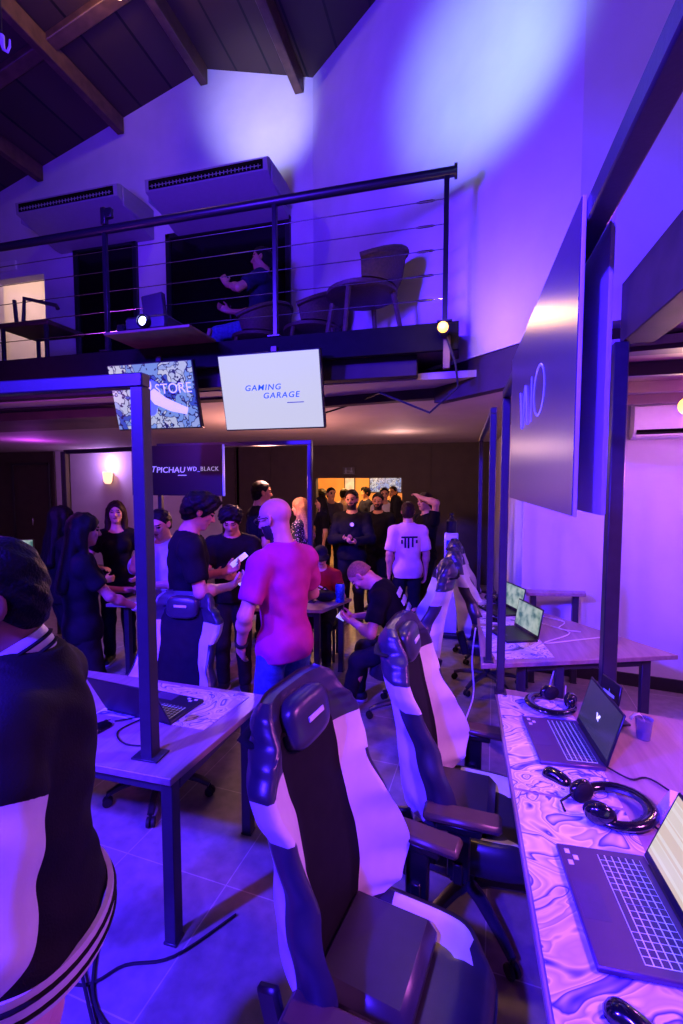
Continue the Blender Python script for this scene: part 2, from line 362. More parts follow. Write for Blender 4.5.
# left side and the right bay
m = M(); m.box((-12.45, 3, 3.5), (.1, 12.5, 7)); struct(m.build('wall_left', 'wall_white', smooth=0))
m = M(); upright(m, (WX, BY), (WX, 5.0), 0, LOWZ, LOWZ, .1); struct(m.build('wall_bay_side', 'wall_white', smooth=0))
m = M(); upright(m, (WX, 5.0), (4.3, 4.45), 0, LOWZ, LOWZ, .12); struct(m.build('wall_bay', 'wall_white', smooth=0))
m = M(); upright(m, (WX + .1, 4.965), (4.2, 4.435), 0, .12, .12, .02); struct(m.build('baseboard_bay', 'frame_dark', smooth=0))
m = M(); m.box((4.25, 1.2, 3), (.1, 7.4, 6)); struct(m.build('wall_far_right', 'wall_white', smooth=0))
m = M(); m.prism([(1.0, -1.0), (4.2, -1.0), (4.2, 4.5), (.95, 4.9)], LOWZ + .06, LOWZ + .12)
m.prism([(WX + .06, 2.98), (4.2, 2.6), (4.2, 4.45), (WX + .06, 4.95)], LOWZ - .03, LOWZ - .004)
for y in (3.35, 3.95, 4.5): m.box((2.5, y - .1, LOWZ - .07), (3.3, .05, .08))
struct(m.build('ceiling_bay', 'bay_planks', smooth=0))
m = M(); m.box((.93, .9, 2.885), (.17, 4.0, .33), None, .004); struct(m.build('trim_bay_beam', 'beam_dark'))
m = M(); m.box((.835, 2.86, 1.36), (.075, .075, 2.715), None, .006); struct(m.build('trim_bay_post', 'steel_black'))
m = M(); m.box((-4, -2.55, 3.5), (17.5, .1, 7)); struct(m.build('wall_behind', 'wall_white', smooth=0))
# doors and window of the upper wall, dark door and panel of the back wall
def door(n, px0, px1, py0, z0, y, glass, mid=True):
    a, b = at_y(px0, py0, y), at_y(px1, py0, y); x0, x1, zt = a.x, b.x, a.z
    r = M(); th = .05
    for x in (x0 + .03, x1 - .03): r.box((x, y - .02, (z0 + zt) / 2), (.06, th, zt - z0), None, .004)
    r.box(((x0 + x1) / 2, y - .02, zt - .03), (x1 - x0, th, .06), None, .004)
    if mid: r.box(((x0 + x1) / 2, y - .02, (z0 + zt) / 2), (.06, th, zt - z0), None, .004)
    fr = struct(r.build(n, 'frame_dark'))
    g = M(); g.box(((x0 + x1) / 2, y - .008, (z0 + zt) / 2), (x1 - x0 - .1, .012, zt - z0 - .06)); g.build('pane', glass, fr)
    h = M(); h.box(((x0 + x1) / 2 + .07, y - .06, (z0 + min(zt, z0 + 2.0)) / 2), (.02, .03, .18), None, .004); h.build('door_handle', 'chrome', fr)
door('door_1', 75, 138, 250, MZ, GY, 'glass_black')
door('window_1', 167, 291, 236, MZ + .0, GY, 'glass_black', False)
door('door_2', 12, 50, 463, 0, BY - .03, 'wall_dark', False)
# ------------------------------------------------------------------ fixtures: rail, screens, air conditioners, lamps
RZ = 4.05
rail = thing('balcony_railing', 'dark steel balcony railing with thin horizontal cables along the mezzanine edge', 'railing', (0, RY, MZ))
m = M(); m.tube([(-8.9, 0, RZ - MZ), (-.06, 0, RZ - MZ)], .033, 12); m.tube([(-.075, 0, RZ - MZ), (-.055, 0, RZ - MZ)], .047, 14); m.build('handrail', 'rail_dark', rail)
for px in (446, 275, 105, -60, -300):
    x = at_y(px, 240, RY).x; m = M(); m.box((x, 0, (RZ - MZ) / 2 - .05), (.035, .035, RZ - MZ + .06), None, .004); m.box((x, 0, .006), (.1, .1, .012), None, .002); m.build('post', 'rail_dark', rail)
for k in range(5):
    zz = .17 + .165 * k; m = M(); m.tube([(-8.9, 0, zz), (-.13, 0, zz)], .0035, 6)
    m.tube([(-.33, 0, zz), (-.30, 0, zz), (-.22, 0, zz), (-.2, 0, zz)], [.004, .009, .009, .004], 8); m.build('cable', 'chrome', rail)
x105 = at_y(105, 240, RY).x
m = M(); m.box((0, 0, .03), (.05, .05, .14), None, .008); m.box((.05, 0, .05), (.06, .04, .08), None, .006); tag(m.build('speaker', 'plastic_black', loc=(x105, RY, RZ + .076)), 'small black loudspeaker clamped on the balcony handrail', 'speaker')

def f_logo_screen(nt, tc):
    nz = nt.nodes.new('ShaderNodeTexNoise'); nz.inputs['Scale'].default_value = .8; nt.links.new(tc.outputs['Object'], nz.inputs['Vector'])
    return ramp(nt, nz.outputs['Fac'], [(0, '#e2e6f2'), (1, '#f0f0fa')])
ramp_mat('screen_white', f_logo_screen, .3, .72)
def f_doodle(nt, tc):
    nz = nt.nodes.new('ShaderNodeTexNoise'); nz.inputs['Scale'].default_value = 10; nz.inputs['Detail'].default_value = 2; nt.links.new(tc.outputs['Object'], nz.inputs['Vector'])
    vo = nt.nodes.new('ShaderNodeTexVoronoi'); vo.feature = 'DISTANCE_TO_EDGE'; vo.inputs['Scale'].default_value = 10
    ad = nt.nodes.new('ShaderNodeMix'); ad.data_type = 'RGBA'; ad.inputs['Factor'].default_value = .35
    nt.links.new(tc.outputs['Object'], ad.inputs['A']); nt.links.new(nz.outputs['Color'], ad.inputs['B']); nt.links.new(ad.outputs['Result'], vo.inputs['Vector'])
    edge = ramp(nt, vo.outputs['Distance'], [(0, '#0a1640'), (.05, '#ffffff')], True)
    v2 = nt.nodes.new('ShaderNodeTexVoronoi'); v2.inputs['Scale'].default_value = 10; nt.links.new(ad.outputs['Result'], v2.inputs['Vector'])
    sx = nt.nodes.new('ShaderNodeSeparateXYZ'); nt.links.new(v2.outputs['Color'], sx.inputs[0])
    fill = ramp(nt, sx.outputs[0], [(0, '#8fb4ff'), (.3, '#dfe8ff'), (.55, '#3f63d8'), (.7, '#b8ccff'), (.85, '#eef2ff')], True)
    mx = nt.nodes.new('ShaderNodeMix'); mx.data_type = 'RGBA'; mx.blend_type = 'MULTIPLY'; mx.inputs['Factor'].default_value = 1
    nt.links.new(edge, mx.inputs['A']); nt.links.new(fill, mx.inputs['B']); return mx.outputs['Result']
ramp_mat('screen_doodles', f_doodle, .3, .6)
mat('ink_blue', '#1f7fae', .4, emit=.3); mat('ink_navy', '#0b1a50', .4, emit=.1); mat('ink_pale', '#dfe8ff', .4, emit=.6); mat('ink_mid', '#5d83ee', .4, emit=.55)
def tv(name, label, tl, tr, hgt, y, tilt, screen):
    a, b = at_y(*tl, y), at_y(*tr, y); w = abs(b.x - a.x)
    t = thing(name, label, 'screen', ((a.x + b.x) / 2, y, (a.z + b.z) / 2))
    R = rot('X', tilt)
    T = Matrix.Translation((0, 0, 0)) @ R.to_4x4() @ Matrix.Translation((0, 0, -hgt / 2))
    def put(mm, nm, mt, p=t): mm.v = [tuple(T @ Vector(v)) for v in mm.v]; return mm.build(nm, mt, p)
    m = M(); m.box((0, .02, 0), (w, .045, hgt), None, .006); put(m, 'casing', 'plastic_black')
    m = M(); m.box((0, -.005, 0), (w - .022, .008, hgt - .022)); sc = put(m, 'display', screen)
    m = M(); m.box((0, .06, 0), (.2, .05, .2), None, .005); m.bar((0, .07, .05), (0, .16, hgt / 2 + .04), .05); put(m, 'bracket', 'steel_black')
    return t, sc, T @ frame_mat((0, -.0095, 0), (1, 0, 0), (0, 0, 1)), w
t1, s1, T1, w1 = tv('wall_screen', 'hanging screen showing a pale blue collage of doodles', (107, 366), (192, 358), .52, 3.12, 13, 'screen_doodles')
t2, s2, T2, w2 = tv('wall_screen', 'hanging screen showing blue logo lettering on white', (217, 355), (320, 348), .56, 3.12, 13, 'screen_white')
place_text('GAMING', .058, 'lettering', 'ink_blue', s2, T2 @ Matrix.Translation((-.06, .03, 0)), .0005, .2, 1.15, 1.16, .0006)
place_text('GARAGE', .058, 'lettering', 'ink_blue', s2, T2 @ Matrix.Translation((.08, -.03, 0)), .0005, .2, 1.15, 1.16, .0006)
m = M(); m.box((0, 0, 0), (.13, .006, .001)); m.v = [tuple(T2 @ Matrix.Translation((.19, -.085, 0)) @ Vector(v)) for v in m.v]; m.build('caption_line', 'ink_navy', s2)
place_text('STORE', .11, 'lettering', 'ink_pale', s1, T1 @ Matrix.Translation((.19, .05, .0006)), .0005, 0, 1.0, 1.0)
def flat(poly, T, dz): m = M(); m.prism(poly, dz - .0004, dz, T); return m
blob = [(-.05 + .11 * math.cos(a) * (1 + .25 * math.sin(3 * a)), .0 + .15 * math.sin(a)) for a in [i * math.pi / 12 for i in range(24)]]
flat(blob, T1, .0006).build('doodle_shape', 'ink_mid', s1)
flat([(-.05 + .05 * math.cos(a), .09 + .06 * math.sin(a)) for a in [i * math.pi / 10 for i in range(20)]], T1, .0011).build('doodle_shape', 'ink_pale', s1)
flat([(-.06, .02), (.02, .06), (.12, -.02), (.30, -.10), (.28, -.15), (.14, -.12), (.0, -.06)], T1, .0012).build('doodle_shape', 'ink_pale', s1)
flat([(-.09, .15), (-.02, .17), (.01, .12), (-.03, .125), (-.08, .11)], T1, .0016).build('doodle_shape', 'ink_navy', s1)

# projector on its shelf
pj = at_y(158, 326, RY - .22); pz = pj.z
t = thing('projector', 'projector with its lens lit, on the shelf above the hanging screens', 'projector', (pj.x, RY - .24, pz - .085))
m = M(); m.box((0, 0, .06), (.36, .26, .11), None, .02); m.build('casing', 'plastic_black', t)
m = M(); m.lathe([(.05, 0), (.052, .02), (.045, .045), (.04, .045), (.04, .03)], 20, (.0, -.125, .065), rot('X', 90)); m.build('lens_ring', 'plastic_gloss', t)
mat('lens_glow', '#dfe6ff', .1, emit=4)
m = M(); m.ell((0, -.155, .065), (.032, .01, .032)); m.build('lens', 'lens_glow', t)
m = M(); m.box((-.23, -.02, .05), (.07, .1, .09), None, .012); tag(m.build('webcam', 'plastic_gloss', loc=(pj.x - .04, RY - .24, pz - .085)), 'small glossy device beside the projector', 'device')
m = M(); m.box((0, 0, 0), (.72, .36, .02), None, .003); m.bar((-.3, .16, 0), (-.3, .2, .1), .03); m.bar((.3, .16, 0), (.3, .2, .1), .03); tag(m.build('projector_shelf', 'wood_beam', loc=(pj.x + .04, RY - .24, pz - .0955)), 'shelf hung on the balcony edge under the projector', 'shelf')
q = at_y(155, 304, RY - .05)
m = M(); m.box((0, 0, .09), (.2, .05, .2), rot('Y', -6), .01); tag(m.build('equipment_case', 'frame_dark', loc=(q.x, RY - .06, q.z - .12)), 'upright dark case standing behind the projector', 'case')

# ceiling and floor air conditioners on the gable
def aircon(a, b, label, y=GY):
    p, q = at_y(*a, y - .64), at_y(*b, y - .64); w = q.x - p.x; z = (p.z + q.z) / 2
    t = thing('air_conditioner', label, 'air conditioner', ((p.x + q.x) / 2, y - .005, z))
    prof = [(0, .06), (-.10, .07), (-.60, .03), (-.66, .0), (-.65, -.13), (-.10, -.30), (0, -.30)]
    m = M(); rows = [[Vector((sx * w / 2, yy, zz)) for yy, zz in prof] for sx in (-1, -.97, .97, 1)]
    m.grid(rows, closed=True); m.f += [tuple(range(6, -1, -1)), tuple(21 + i for i in range(7))]; m.m += [0, 0]; m.build('casing', 'aircon_grey', t, 30)
    m = M(); m.box((0, -.655, -.065), (w - .10, .014, .095)); g = m.build('outlet', 'glass_black', t)
    m = M()
    for k in range(30): m.box((-w / 2 + .1 + (w - .2) * k / 29, -.664, -.085), (.006, .012, .04))
    m.box((0, -.668, -.085), (w - .14, .004, .005)); m.build('louvre', 'aircon_grey', g)
    for sx in (-1, 1):
        m = M(); m.box((sx * (w / 2 + .012), -.33, -.1), (.02, .5, .2), None, .008); m.build('end_cap', 'aircon_grey', t)
aircon((17, 204), (118, 185), 'left of two long white air conditioners high on the gable wall')
aircon((146, 181), (268, 158), 'right of two long white air conditioners high on the gable wall')
# split unit on the bay wall
bd = Vector((3.67, -.55, 0)).normalized(); bn = Vector((bd.y, -bd.x, 0))
def on_bay(s, off, z): p = Vector((WX, 5.0, 0)) + bd * s + bn * off; return Vector((p.x, p.y, z))
t = thing('air_conditioner', 'white split air conditioner on the violet wall of the right bay', 'air conditioner', on_bay(1.43, .005, 2.35), math.atan2(bd.y, bd.x))
m = M(); rows = [[Vector((sx * .52, yy, zz)) for yy, zz in ((0, 0), (0, .32), (-.14, .32), (-.2, .28), (-.21, .1), (-.17, .02))] for sx in (-1, -.98, .98, 1)]
m.grid(rows, closed=True); m.f += [(5, 4, 3, 2, 1, 0), tuple(18 + i for i in range(6))]; m.m += [0, 0]; m.build('casing', 'plastic_white', t, 30)
m = M(); m.box((0, -.195, .055), (1.0, .03, .03), rot('X', -30)); m.build('outlet', 'glass_black', t)
m = M(); m.box((0, -.17, .016), (1.0, .09, .008), rot('X', 12), .002); m.build('flap', 'plastic_white', t)

# lamps
mat('bulb_amber', '#ffb040', .3, emit=6); mat('bulb_warm', '#ffd9a0', .3, emit=7)
lp = at_y(443, 327, 3.1)
t = thing('spot_lamp', 'glowing amber bulb lamp clamped at the end of the balcony', 'lamp', (lp.x, 3.1, lp.z))
m = M(); m.ell((0, 0, 0), (.034, .034, .034)); m.build('bulb', 'bulb_amber', t)
m = M(); m.lathe([(.028, .0), (.034, .04), (.03, .1), (.012, .11)], 16, (0, .02, 0), rot('X', -90)); m.build('holder', 'steel_black', t)
m = M(); m.bar((0, .13, 0), (.02, .18, -.04), .03); m.box((.02, .165, -.12), (.05, .03, .22), None, .004); m.build('clamp', 'wood_beam', t)
light('spot_lamp_light', 'POINT', (lp.x, 3.04, lp.z), None, 9, (1.0, .52, .14), .04)
m = M(); m.tube([(lp.x + .02, 3.22, lp.z - .03), (lp.x + .08, 3.24, lp.z - .2), (lp.x + .1, 3.3, lp.z - .35), (lp.x - .1, 3.42, lp.z - .5), (lp.x - .5, 3.6, 2.66), (lp.x - .8, 4.1, 2.68), (-1.36, 4.25, 2.60)], .008, 8); tag(m.build('lamp_cable', 'rubber'), 'black cable drooping from the amber lamp to the frame', 'cable')
# pendant under the roof
py_ = 1.2
while at_y(118, -10, py_).z < roof_z(at_y(118, -10, py_).x) - .34 and py_ < 5: py_ += .02
pp = at_y(118, -10, py_)
t = thing('pendant_lamp', 'warm glowing lamp under the dark roof boards', 'lamp', (pp.x, py_, pp.z))
m = M(); m.ell((0, 0, 0), (.06, .06, .07)); m.build('bulb', 'bulb_warm', t)
m = M(); m.lathe([(.02, .06), (.05, .065), (.05, .13), (.015, .15)], 16); m.tube([(0, 0, .14), (0, 0, max(.2, roof_z(pp.x) - pp.z - .03))], .006, 6); m.build('holder', 'steel_black', t)
light('pendant_lamp_light', 'POINT', (pp.x, py_ - .09, pp.z + .03), None, 22, (1.0, .5, .14), .06)
# bay lamp
bl = at_y(687, 406, 3.55)
t = thing('pendant_lamp', 'round glowing pendant bulb in front of the bay air conditioner', 'lamp', (bl.x, 3.55, bl.z))
m = M(); m.ell((0, 0, 0), (.05, .05, .055)); m.build('bulb', 'bulb_amber', t)
m = M(); m.lathe([(.018, .045), (.025, .06), (.022, .09), (.008, .1)], 14); m.tube([(0, 0, .1), (0, 0, LOWZ - .035 - bl.z)], .004, 6); m.build('holder', 'steel_black', t)
light('bay_lamp_light', 'POINT', (bl.x, 3.5, bl.z - .07), None, 14, (1.0, .55, .4), .05)
# wall sconce at the back
sp = at_y(112, 477, BY)
t = thing('wall_sconce', 'small glowing sconce on the pale back wall', 'lamp', (sp.x, BY - .005, sp.z))
mat('sconce_glow', '#ffb890', .4, emit=2.2)
m = M(); m.lathe([(.05, -.16), (.09, -.1), (.11, .12)], 16, (0, -.13, 0)); m.build('shade', 'sconce_glow', t)
m = M(); m.box((0, -.03, -.02), (.08, .05, .2), None, .01); m.build('wall_plate', 'chrome', t)
light('sconce_light', 'POINT', (sp.x, BY - .25, sp.z + .3), None, 30, (.55, .28, 1.0), .05)
light('left_corner_violet', 'POINT', (sp.x + .4, 6.6, 2.4), None, 26, (.55, .06, 1.0), .15)
light('soffit_fill', 'POINT', (-2.3, 5.2, 2.1), None, 105, (1.0, .42, .34), .1)  # no fixture hangs here; added to tint the lower ceiling peach
light('back_room_fill', 'POINT', (-.9, 6.9, 2.45), None, 14, (1.0, .55, .5), .1)  # added warm point that varies the light under the mezzanine, no fixture
# exit signs
q = at_y(8, 267, GY)
m = M(); m.box((0, -.015, 0), (.34, .03, .13), None, .006); o = tag(m.build('emergency_light', 'plastic_white', loc=(q.x, GY, q.z)), 'small pale box on the wall above the warm upstairs doorway', 'light')
q = at_y(349, 471, BY)
t = thing('exit_sign', 'dim sign on the dark wall above the lit doorway', 'sign', (q.x, BY - .006, q.z))
m = M(); m.box((0, -.012, 0), (.26, .022, .16), None, .005); m.build('panel', 'frame_dark', t)
mat('sign_dim', '#4a4a5c', .5, emit=.25)
m = M(); m.box((-.06, -.025, -.01), (.03, .004, .08)); m.ell((-.06, -.025, .045), (.015, .003, .015)); m.prism([(.02, -.05), (.09, -.05), (.055, -.0)], 0, .004, frame_mat((0, -.024, .02), (1, 0, 0), (0, 0, 1))); m.box((.055, -.025, .04), (.02, .004, .05)); m.box((0, -.0235, -.05), (.2, .002, .008)); m.box((-.0, -.0235, .0), (.17, .002, .01)); m.build('pictogram', 'sign_dim', t)
# hanging hook lamp at the upper left corner
hk = at_y(2, 42, 3.0)
t = thing('hanging_hook', 'pale hook hanging from the roof at the upper left corner', 'hook', (hk.x, 3.0, hk.z))
m = M(); m.tube([(0, 0, .03), (0, 0, roof_z(hk.x) - hk.z - .01)], .006, 6); m.build('cord', 'rubber', t)
m = M(); m.tube([(0, 0, .05), (0, 0, 0), (.015, 0, -.06), (.05, 0, -.085), (.075, 0, -.05), (.078, 0, .0)], [.02, .02, .012, .01, .009, .006], 10); m.build('hook', 'plastic_white', t)

# wicker chairs on the mezzanine
mat('wicker', '#3c2822', .6, noise=.4, scale=60, bump=.5, bscale=90)
def wicker(label, x, y, rz):
    t = thing('wicker_chair', label, 'chair', (x, y, MZ), rz, 'wicker armchairs on the mezzanine')
    m = M(); m.lathe([(.0, .40), (.25, .40), (.29, .42), (.29, .45), (.25, .47), (.0, .46)], 28); m.build('seat', 'wicker', t)
    rows = []
    for k in range(17):
        a = math.radians(-115 + 230 * k / 16); top = .58 + .19 * max(0, math.cos(a * .78)) ** 1.2
        ca, sa = math.cos(a), math.sin(a)
        rows.append([Vector((-ca * .28, sa * .30, .46)), Vector((-ca * .33, sa * .34, .56)), Vector((-ca * .36, sa * .36, top)), Vector((-ca * .335, sa * .335, top)), Vector((-ca * .30, sa * .31, .56)), Vector((-ca * .255, sa * .27, .46))])
    m = M(); m.grid(rows, closed=True); m.build('backrest', 'wicker', t)
    m = M(); m.tube([r[2] for r in rows], .022, 8); m.build('rim', 'wicker', t)
    for sx in (-1, 1):
        for sy in (-1, 1): m = M(); m.tube([(sx * .19, sy * .19, .41), (sx * .25, sy * .25, 0)], [.022, .018], 8); m.build('leg', 'wicker', t)
    return t
wicker('wicker armchair at the right end of the mezzanine by the slanted wall', *at_y(362, 300, 3.75).xy, math.radians(215))
WK = [t for t in S.objects if t.name == 'wicker_chair'][0]
for px, y, rz, lb in ((312, 4.5, 200, 'wicker armchair second from the right end of the mezzanine'), (258, 3.85, 30, 'wicker armchair directly behind the middle rail post'), (176, 4.75, -40, 'wicker armchair against the dark window behind the projector')):
    p = at_y(px, 300, y); dup(WK, (p.x, y, MZ), math.radians(rz), lb)
# low lounge frame beside the warm doorway
q = at_y(28, 352, 4.2)
t = thing('lounge_chair', 'dark metal chair frame in front of the warm upstairs doorway', 'chair', (q.x, 4.2, MZ))
m = M(); m.tube([(-.28, .1, 1.02), (-.26, .1, .75), (-.1, .0, .66)], .022, 8); m.tube([(-.05, 0, .66), (-.02, 0, .98), (.42, 0, .86), (.44, 0, .82)], .022, 8); m.build('armrest', 'steel_black', t)
m = M(); m.box((.1, .1, .64), (.7, .5, .05), None, .01); m.build('seat', 'wicker', t)
for sx in (-.2, .4):
    for sy in (-.12, .32): m = M(); m.bar((sx, sy, 0), (sx, sy, .62), .035); m.build('leg', 'steel_black', t)
# ------------------------------------------------------------------ desks and steel frames
DZ = .75
def sm(a, b, x):
    t = min(1, max(0, (x - a) / (b - a))); return t * t * (3 - 2 * t)
def lerpk(ks, v):
    for (a, x), (b, y) in zip(ks, ks[1:]):
        if v <= b: t = (v - a) / (b - a); t = t * t * (3 - 2 * t); return x + (y - x) * t
    return ks[-1][1]
def desk(label, poly, legs, rails=(), thick=.032, z=DZ):
    cx = sum(p[0] for p in poly) / len(poly); cy = sum(p[1] for p in poly) / len(poly)
    t = thing('desk', label, 'desk', (cx, cy, 0))
    L = lambda p: (p[0] - cx, p[1] - cy)
    m = M(); m.prism([L(p) for p in poly], z - thick, z); o = m.build('desktop', 'desk_wood', t, 0)
    bv = o.modifiers.new('bevel', 'BEVEL'); bv.width = .003; bv.segments = 1
    for p in legs: x, y = L(p); m = M(); m.box((x, y, (z - thick) / 2), (.055, .055, z - thick - .002), None, .003); m.box((x, y, .006), (.062, .062, .012), None, .002); m.build('leg', 'steel_black', t)
    for a, b in rails: a = L(a); b = L(b); m = M(); m.bar((a[0], a[1], z - thick - .03), (b[0], b[1], z - thick - .03), .03, .05); m.build('rail', 'steel_black', t)
    return t
# near right desk and the joined desks beyond it
desk('long pinkish desk in the right foreground with laptops and patterned mats', [(.21, -.3), (1.12, -.3), (1.12, 2.60), (.21, 2.76)], [(.30, -.2), (1.06, -.2), (.96, 2.54), (.40, 2.66), (.96, 1.1)], [((.30, -.17), (.40, 2.63)), ((.43, 2.66), (.93, 2.54)), ((1.06, -.17), (.96, 1.07))])
desk('far right desk with angled corner against the violet bay, holding open laptops', [(.15, 3.08), (1.49, 3.60), (1.0, 4.22), (.74, 4.52), (.585, 4.9), (.17, 5.2)], [(.42, 3.26), (1.28, 3.58), (.68, 3.36), (.62, 4.55)], [((.45, 3.27), (1.25, 3.57))])
q0, q1 = at_z(527, 590, .90), at_z(582, 590, .90)
desk('small raised side desk against the violet bay wall', [(q0.x - .02, q0.y - .12), (q1.x, q1.y - .16), (q1.x + .02, q1.y - .04), (q0.x - .02, q0.y + .05)], [(q1.x - .08, q1.y - .1), (q0.x + .05, q0.y - .04)], [], .03, .90)
ldk = desk('left desk with a laptop and mat beside the person in the varsity jacket', [(-2.9, 1.54), (-1.12, 1.54), (-1.03, 2.32), (-2.9, 2.36)], [(-1.155, 1.585), (-1.12, 2.22), (-2.8, 1.6), (-2.8, 2.28)], [((-1.18, 1.585), (-2.77, 1.6)), ((-1.14, 1.61), (-1.12, 2.19)), ((-1.15, 2.22), (-2.77, 2.28))])
desk('dark desk in the middle where the child in the red shirt sits', [(-3.4, 3.72), (-1.25, 4.05), (-1.08, 4.56), (-3.3, 4.5)], [(-1.17, 4.46), (-1.32, 4.12), (-3.25, 3.85), (-3.2, 4.42)], [((-1.2, 4.46), (-3.17, 4.42)), ((-1.35, 4.11), (-3.22, 3.87))])

def steel_frame(label, posts, z0, z1, w, base=True, thick_dir=None):
    a, b = Vector(posts[0] + (0,)), Vector(posts[-1] + (0,)); t = thing('display_frame', label, 'frame', (a.x, a.y, z0))
    d = (b - a)
    for p in posts:
        m = M(); q = Vector(p + (0,)) - a; an = math.degrees(math.atan2(d.y, d.x))
        m.box((q.x, q.y, (z1 - z0) / 2 - w / 2), (w, w, z1 - z0 - w), rot('Z', an), .003)
        if base: m.box((q.x, q.y, .004), (w * 2.2, w * 1.6, .008), rot('Z', an), .001)
        m.build('post', 'steel_black', t)
    u = d.normalized() * w / 2
    m = M(); m.bar(Vector((-u.x, -u.y, z1 - z0 - w / 2)), Vector((d.x + u.x, d.y + u.y, z1 - z0 - w / 2)), w); m.build('crossbar', 'steel_black', t)
    return t
lx = at_z(149, 757, DZ)
ltop = at_y(141, 373, lx.y).z
steel_frame('tall blue lit steel frame standing on the front edge of the left desk', [(lx.x, lx.y + .01), (-2.8, lx.y - .02)], DZ + .001, ltop, .058)
steel_frame('steel frame over the near right desk carrying the wave lettered board', [(.238, 2.70), (.228, -.22)], DZ + .001, 2.46, .042)
steel_frame('steel frame on the front edge of the far right desk', [(.20, 3.16), (.205, 5.12)], DZ + .001, 2.44, .04)
rx0, rx1 = at_y(62, 452, 4.3), at_y(310, 440, 4.3)
steel_frame('dark steel frame over the middle desk carrying the black banner', [(rx1.x, 4.3), (rx0.x + 1.3, 4.3)], DZ + .001, rx1.z, .045)
m = M(); m.tube([(at_y(66, 480, 4.6).x, 4.6, 0), (at_y(66, 480, 4.6).x, 4.6, 2.33)], .05, 8); m.bar((at_y(66, 480, 4.6).x, 4.6, 2.33), (rx0.x + 1.28, 4.6, 2.36), .05); tag(m.build('display_frame', 'steel_black'), 'thin dark post and bar left of the banner by the woman in black', 'frame')

# black banner with white lettering
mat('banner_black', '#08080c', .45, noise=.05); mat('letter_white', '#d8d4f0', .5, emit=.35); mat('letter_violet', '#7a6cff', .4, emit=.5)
b0, b1 = at_y(146, 446, 4.24), at_y(222, 496, 4.24)
t = thing('hanging_banner', 'black hanging banner with white lettering in front of the bar', 'banner', ((b0.x + b1.x) / 2 - .1, 4.262, (b0.z + b1.z) / 2))
bw, bh = b1.x - b0.x + .2, b0.z - b1.z
m = M(); m.box((0, 0, 0), (bw, .02, bh), None, .003); pn = m.build('panel', 'banner_black', t)
m = M(); m.box((bw / 2 + .012, 0, 0), (.016, .024, bh), None, .002); m.build('edge_strip', 'letter_violet', t)
Tb = frame_mat((0, -.0125, 0), (1, 0, 0), (0, 0, 1))
place_text('PICHAU', .086, 'lettering', 'letter_white', pn, Tb @ Matrix.Translation((-.06, .005, 0)), .0022, .1, 1.15)
place_text('T', .09, 'lettering', 'letter_white', pn, Tb @ Matrix.Translation((-.275, .012, 0)), .0015, .25, 1.1)
place_text('WD_BLACK', .064, 'lettering', 'letter_white', pn, Tb @ Matrix.Translation((.325, .014, 0)), .0022, 0, .95, 1.2)
m = M(); m.box((0, 0, 0), (.1, .008, .002)); m.v = [tuple(Tb @ Matrix.Translation((.08, -.05, 0)) @ Vector(v)) for v in m.v]; m.build('lettering', 'letter_white', pn)

# wave lettered board: two sheets on either side of the crossbar
mat('board_face', '#4a4048', .30, noise=.03); mat('board_white', '#c8c4dc', .5, noise=.02)
def board(label, x, face, letters, y0=.93, y1=2.06):
    z0, z1 = at_y(578, 517, .93).z, at_y(573, 196, .93).z
    t = thing('sign_board', label, 'sign', (x, (y0 + y1) / 2, (z0 + z1) / 2))
    m = M(); m.box((0, 0, 0), (.007, y1 - y0, z1 - z0), None, .001); sh = m.build('sheet', 'board_white', t)
    m = M(); m.box((-.0045 if face < 0 else .0045, 0, 0), (.002, y1 - y0 - .004, z1 - z0 - .004)); fc = m.build('face', 'board_face' if letters else 'board_white', t)
    if letters:
        lz = at_y(534, 400, 1.5).z - (z0 + z1) / 2
        m = M(); T = frame_mat((-.0062, 0, lz), (0, -1, 0), (0, 0, 1)); h = .066
        def stroke(pts): m.tube([T @ Vector((a, b, 0)) for a, b in pts], .0035, 6, flat=.4)
        stroke([(-.25 + .20 * i / 24, h * math.cos(i / 24 * 3 * math.pi)) for i in range(25)])
        stroke([(.01, -h), (.01, h)])
        m.tube([T @ Vector((.145 + .085 * math.cos(a), h * math.sin(a), 0)) for a in [k * math.pi / 14 for k in range(28)]], .0035, 6, True, flat=.4)
        m.build("lettering", "letter_violet", fc)
    return t
board('dark board with pale wave lettering hung on the near right frame', .207, -1, True)
board('pale back board hung on the far side of the near right frame', .268, 1, False, .985, 2.08)

